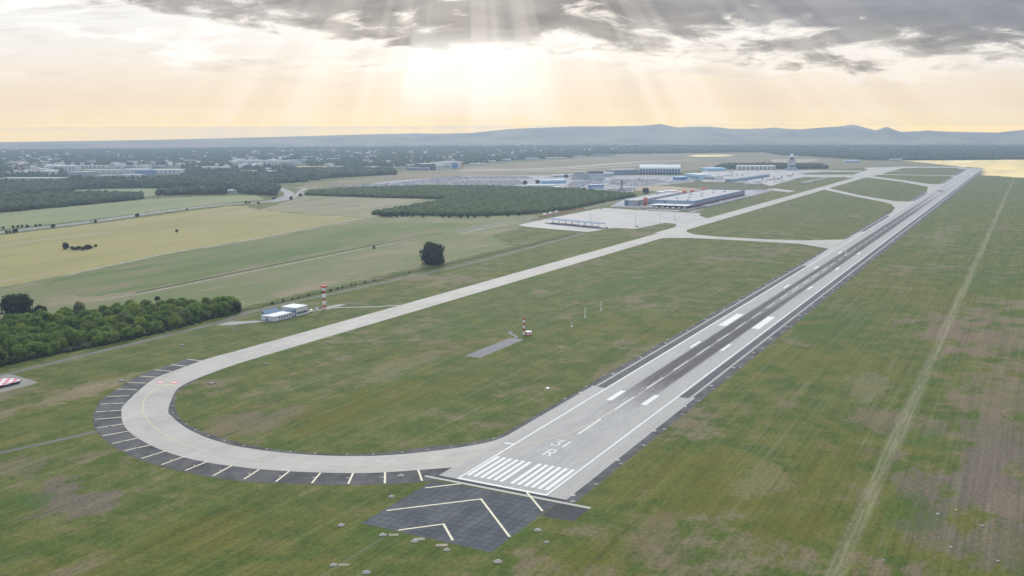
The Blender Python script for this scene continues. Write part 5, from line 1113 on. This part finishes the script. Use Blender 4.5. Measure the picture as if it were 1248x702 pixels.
for a, b, py, hp, wm, rm, lb in E_:
    X, Y = G((a+b)/2, py); h = max(7, 1.4*hp/(F/dist(X, Y))); hall('industrial_hall', lb, 'building', (a, py), (b, py), h, 45, wm, rm, (h*.2, h*.7, 7, M_glass if h < 9 else M_wallg, 'window', .5), 1.0)
for _ in range(52):
    px, py = R.choice(((R.uniform(0, 62), R.uniform(194, 214)), (R.uniform(95, 225), R.uniform(193, 206)), (R.uniform(280, 400), R.uniform(190, 203))))
    wpx = R.uniform(4, 14); X, Y = G(px, py); hall('pale_block', 'pale flat roofed block among the trees of the far industrial district', 'building', (px, py), (px+wpx, py+R.uniform(-.2, .3)), R.uniform(8, 17), 30, R.choice((M_wallw, M_wallw, M_wallg)), R.choice((M_roofl, M_roofw, M_roofw)), (3, 6, 4, M_glass, 'window', .6), 1.0, 'pale blocks of the far industrial district')
# suburban houses, a few pixels each
hp_ = None; n_ = 0; gp = 'small houses of the far suburbs'
HR = [(0, 270, 186, 205, 95), (10, 60, 200, 214, 22), (280, 470, 183, 198, 55), (430, 640, 184, 201, 85), (230, 330, 199, 211, 18), (640, 770, 180, 187, 20)]
for x0, x1, y0, y1, cnt in HR:
    for _ in range(cnt):
        px, py = R.uniform(x0, x1), R.uniform(y0, y1); lim = np.interp(px, lbx, lby)
        if py > lim-1: continue
        X, Y = G(px, py); t = None
        b_ = MB(); L, W_, H = R.uniform(12, 26), R.uniform(9, 13), R.uniform(6, 11); rm = R.choice((M_roofr, M_roofr, M_rooft, M_roofl, M_roofw)); wm = R.choice((M_wallw, M_wallw, M_rooft))
        b_.box((0, 0, H/2), (L, W_, H), wm); b_.add([(-L/2, -W_/2-.4, H), (L/2, -W_/2-.4, H), (L/2, W_/2+.4, H), (-L/2, W_/2+.4, H), (-L/2, 0, H+3.5), (L/2, 0, H+3.5)], [(0, 1, 5, 4), (2, 3, 4, 5), (0, 4, 3), (1, 2, 5)], rm)
        o = b_.build('house'); o.location = (X, Y, 2.5); o.rotation_euler = (0, 0, R.uniform(-2.2, -.4)); o.scale = (1, 1, 1.25)
        tag(o, 'tiny pale house among the treetops of the far suburbs', 'house', gp)
for px, py, h, lb in ((283.2, 196.2, 60, 'thin white chimney beside the far warehouses'), (1037, 187.6, 50, 'white mast standing in the far forest right of the control tower'), (783, 176, 75, 'thin mast above the far woods behind the terminal')):
    X, Y = G(px, py); t = thing('chimney' if px < 300 else 'far_mast', lb, 'mast', (X, Y, 0)); MB().tube((0, 0, 0), (0, 0, h), 2.4, 1.2, M_bar, 8).build('shaft', t); MB().tube((0, 0, h*.75), (0, 0, h*.9), 1.9, 1.8, M_redp, 8).build('red_band', t)

# service vehicles dotted over the terminal aprons
gp = 'service vehicles on the terminal aprons'; v0 = None; VZ = [[(850, 216), (858, 210), (940, 208.5), (960, 210), (930, 214), (890, 219), (868, 223)], [(895, 225), (940, 217.5), (975, 214.5), (962, 219), (935, 227)], [(700, 221), (835, 217.5), (840, 221), (780, 226)]]
for k in range(96):
    poly = VZ[k % 3]; px, py = 0, 0
    while not inside((px, py), poly): px, py = R.uniform(690, 980), R.uniform(207, 228)
    if v0 is None: v0 = vehicle(px, py, 1.0, 'white service van on the terminal apron among the airliners', gp, M_whitep, 'van', 'service_van', .12)
    else: dup(v0, (*G(px, py), .12), R.uniform(0, 6.3), None, R.uniform(1.0, 1.9))
# ------------------------------------------------------------------ car parks
PK = [[(478, 223.2), (548, 215.2), (640, 214.8), (650, 217.4), (566, 219), (540, 223)], [(400, 228), (470, 223.6), (538, 223.6), (530, 227), (470, 227.4)], [(520, 227.2), (552, 220.6), (630, 219), (640, 224), (612, 228.2), (545, 228.4)], [(740, 224.8), (745, 218.8), (800, 218), (812, 221.6), (798, 224.6), (772, 227)], [(690, 226), (700, 221), (742, 220.8), (735, 224.2), (718, 225.4), (700, 230.6)], [(738, 231), (770, 228.8), (770, 233), (744, 234.4)], [(806, 224.2), (822, 219.8), (846, 219.8), (846, 221)]]
cars = []
for poly in PK:
    pw = [G(*p) for p in poly]; x0, x1 = min(p[0] for p in pw), max(p[0] for p in pw); y0, y1 = min(p[1] for p in pw), max(p[1] for p in pw)
    a = .32; cs, sn = math.cos(a), math.sin(a); cx, cy = (x0+x1)/2, (y0+y1)/2; Rr = math.hypot(x1-x0, y1-y0)/2; i = -Rr; row = 0
    while i < Rr:
        j = -Rr
        while j < Rr:
            q = (cx+i*cs-j*sn, cy+i*sn+j*cs)
            if inside(q, pw) and R.random() < .74: cars.append((dist(*q), q[0], q[1], a+(0 if R.random() < .5 else PI)+R.uniform(-.06, .06)))
            j += 2.9
        row += 1; i += 5.4 if row % 2 else 12.5
cars.sort()
cp = [MB() for _ in CARCOL]; meshes = []
nm = ['white', 'silver', 'grey', 'black', 'red', 'blue']; wts = [0, 0, 0, 0, 1, 1, 1, 2, 2, 3, 4, 5]
def small_car(b_, paint): return b_.box((0, 0, .68), (4.4, 1.8, .8), paint, 0, .95).box((-.2, 0, 1.28), (2.6, 1.6, .4), M_glass, 0, .8).box((-.2, 0, 1.5), (1.9, 1.4, .06), paint)
cm = []
for i, cc in enumerate(CARCOL):
    o = small_car(MB(), cc).build('parked_car'); cm.append(o); o['used'] = 0
n_ind = 270
for kx, (d_, x, y, rz) in enumerate(cars[:n_ind]):
    i = R.choice(wts); o = cm[i] if not cm[i]['used'] else cm[i].copy()
    if o is not cm[i]: C.objects.link(o)
    cm[i]['used'] = 1; o.location = (x, y, .11); o.rotation_euler = (0, 0, rz)
    tag(o, nm[i]+' car parked in the packed rows of the terminal car parks', 'car', nm[i]+' cars in the terminal car parks')
for o in cm:
    if not o['used']: bpy.data.objects.remove(o)
mb = MB()
for d_, x, y, rz in cars[n_ind:]:
    cc = CARCOL[R.choice(wts)]; mb.box((x, y, .78), (4.4, 1.8, 1.0), cc, rz, .9); mb.box((x, y, 1.4), (2.4, 1.5, .4), cc, rz, .8)
tag(mb.build('distant_parked_cars'), 'hundreds of cars in the far rows of the car parks', 'cars', kind='stuff')
print('cars', len(cars))

# ------------------------------------------------------------------ haze
hz_mat = bpy.data.materials.new('haze_air'); hz_mat.use_nodes = True; hz_mat.node_tree.nodes.clear(); hn = NT(hz_mat.node_tree)
pv = hn.n('ShaderNodeVolumePrincipled'); pv.inputs['Color'].default_value = (.57, .74, .97, 1); pv.inputs['Density'].default_value = 0.82e-4; pv.inputs['Anisotropy'].default_value = 0.30
ho = hn.n('ShaderNodeOutputMaterial'); hn.L.new(pv.outputs[0], ho.inputs['Volume'])
haze = MB().box((5300, 4050, 104.5), (16800, 19300, 211), hz_mat).build('haze'); tag(haze, 'thin blue haze over the whole plain', 'haze', kind='stuff')
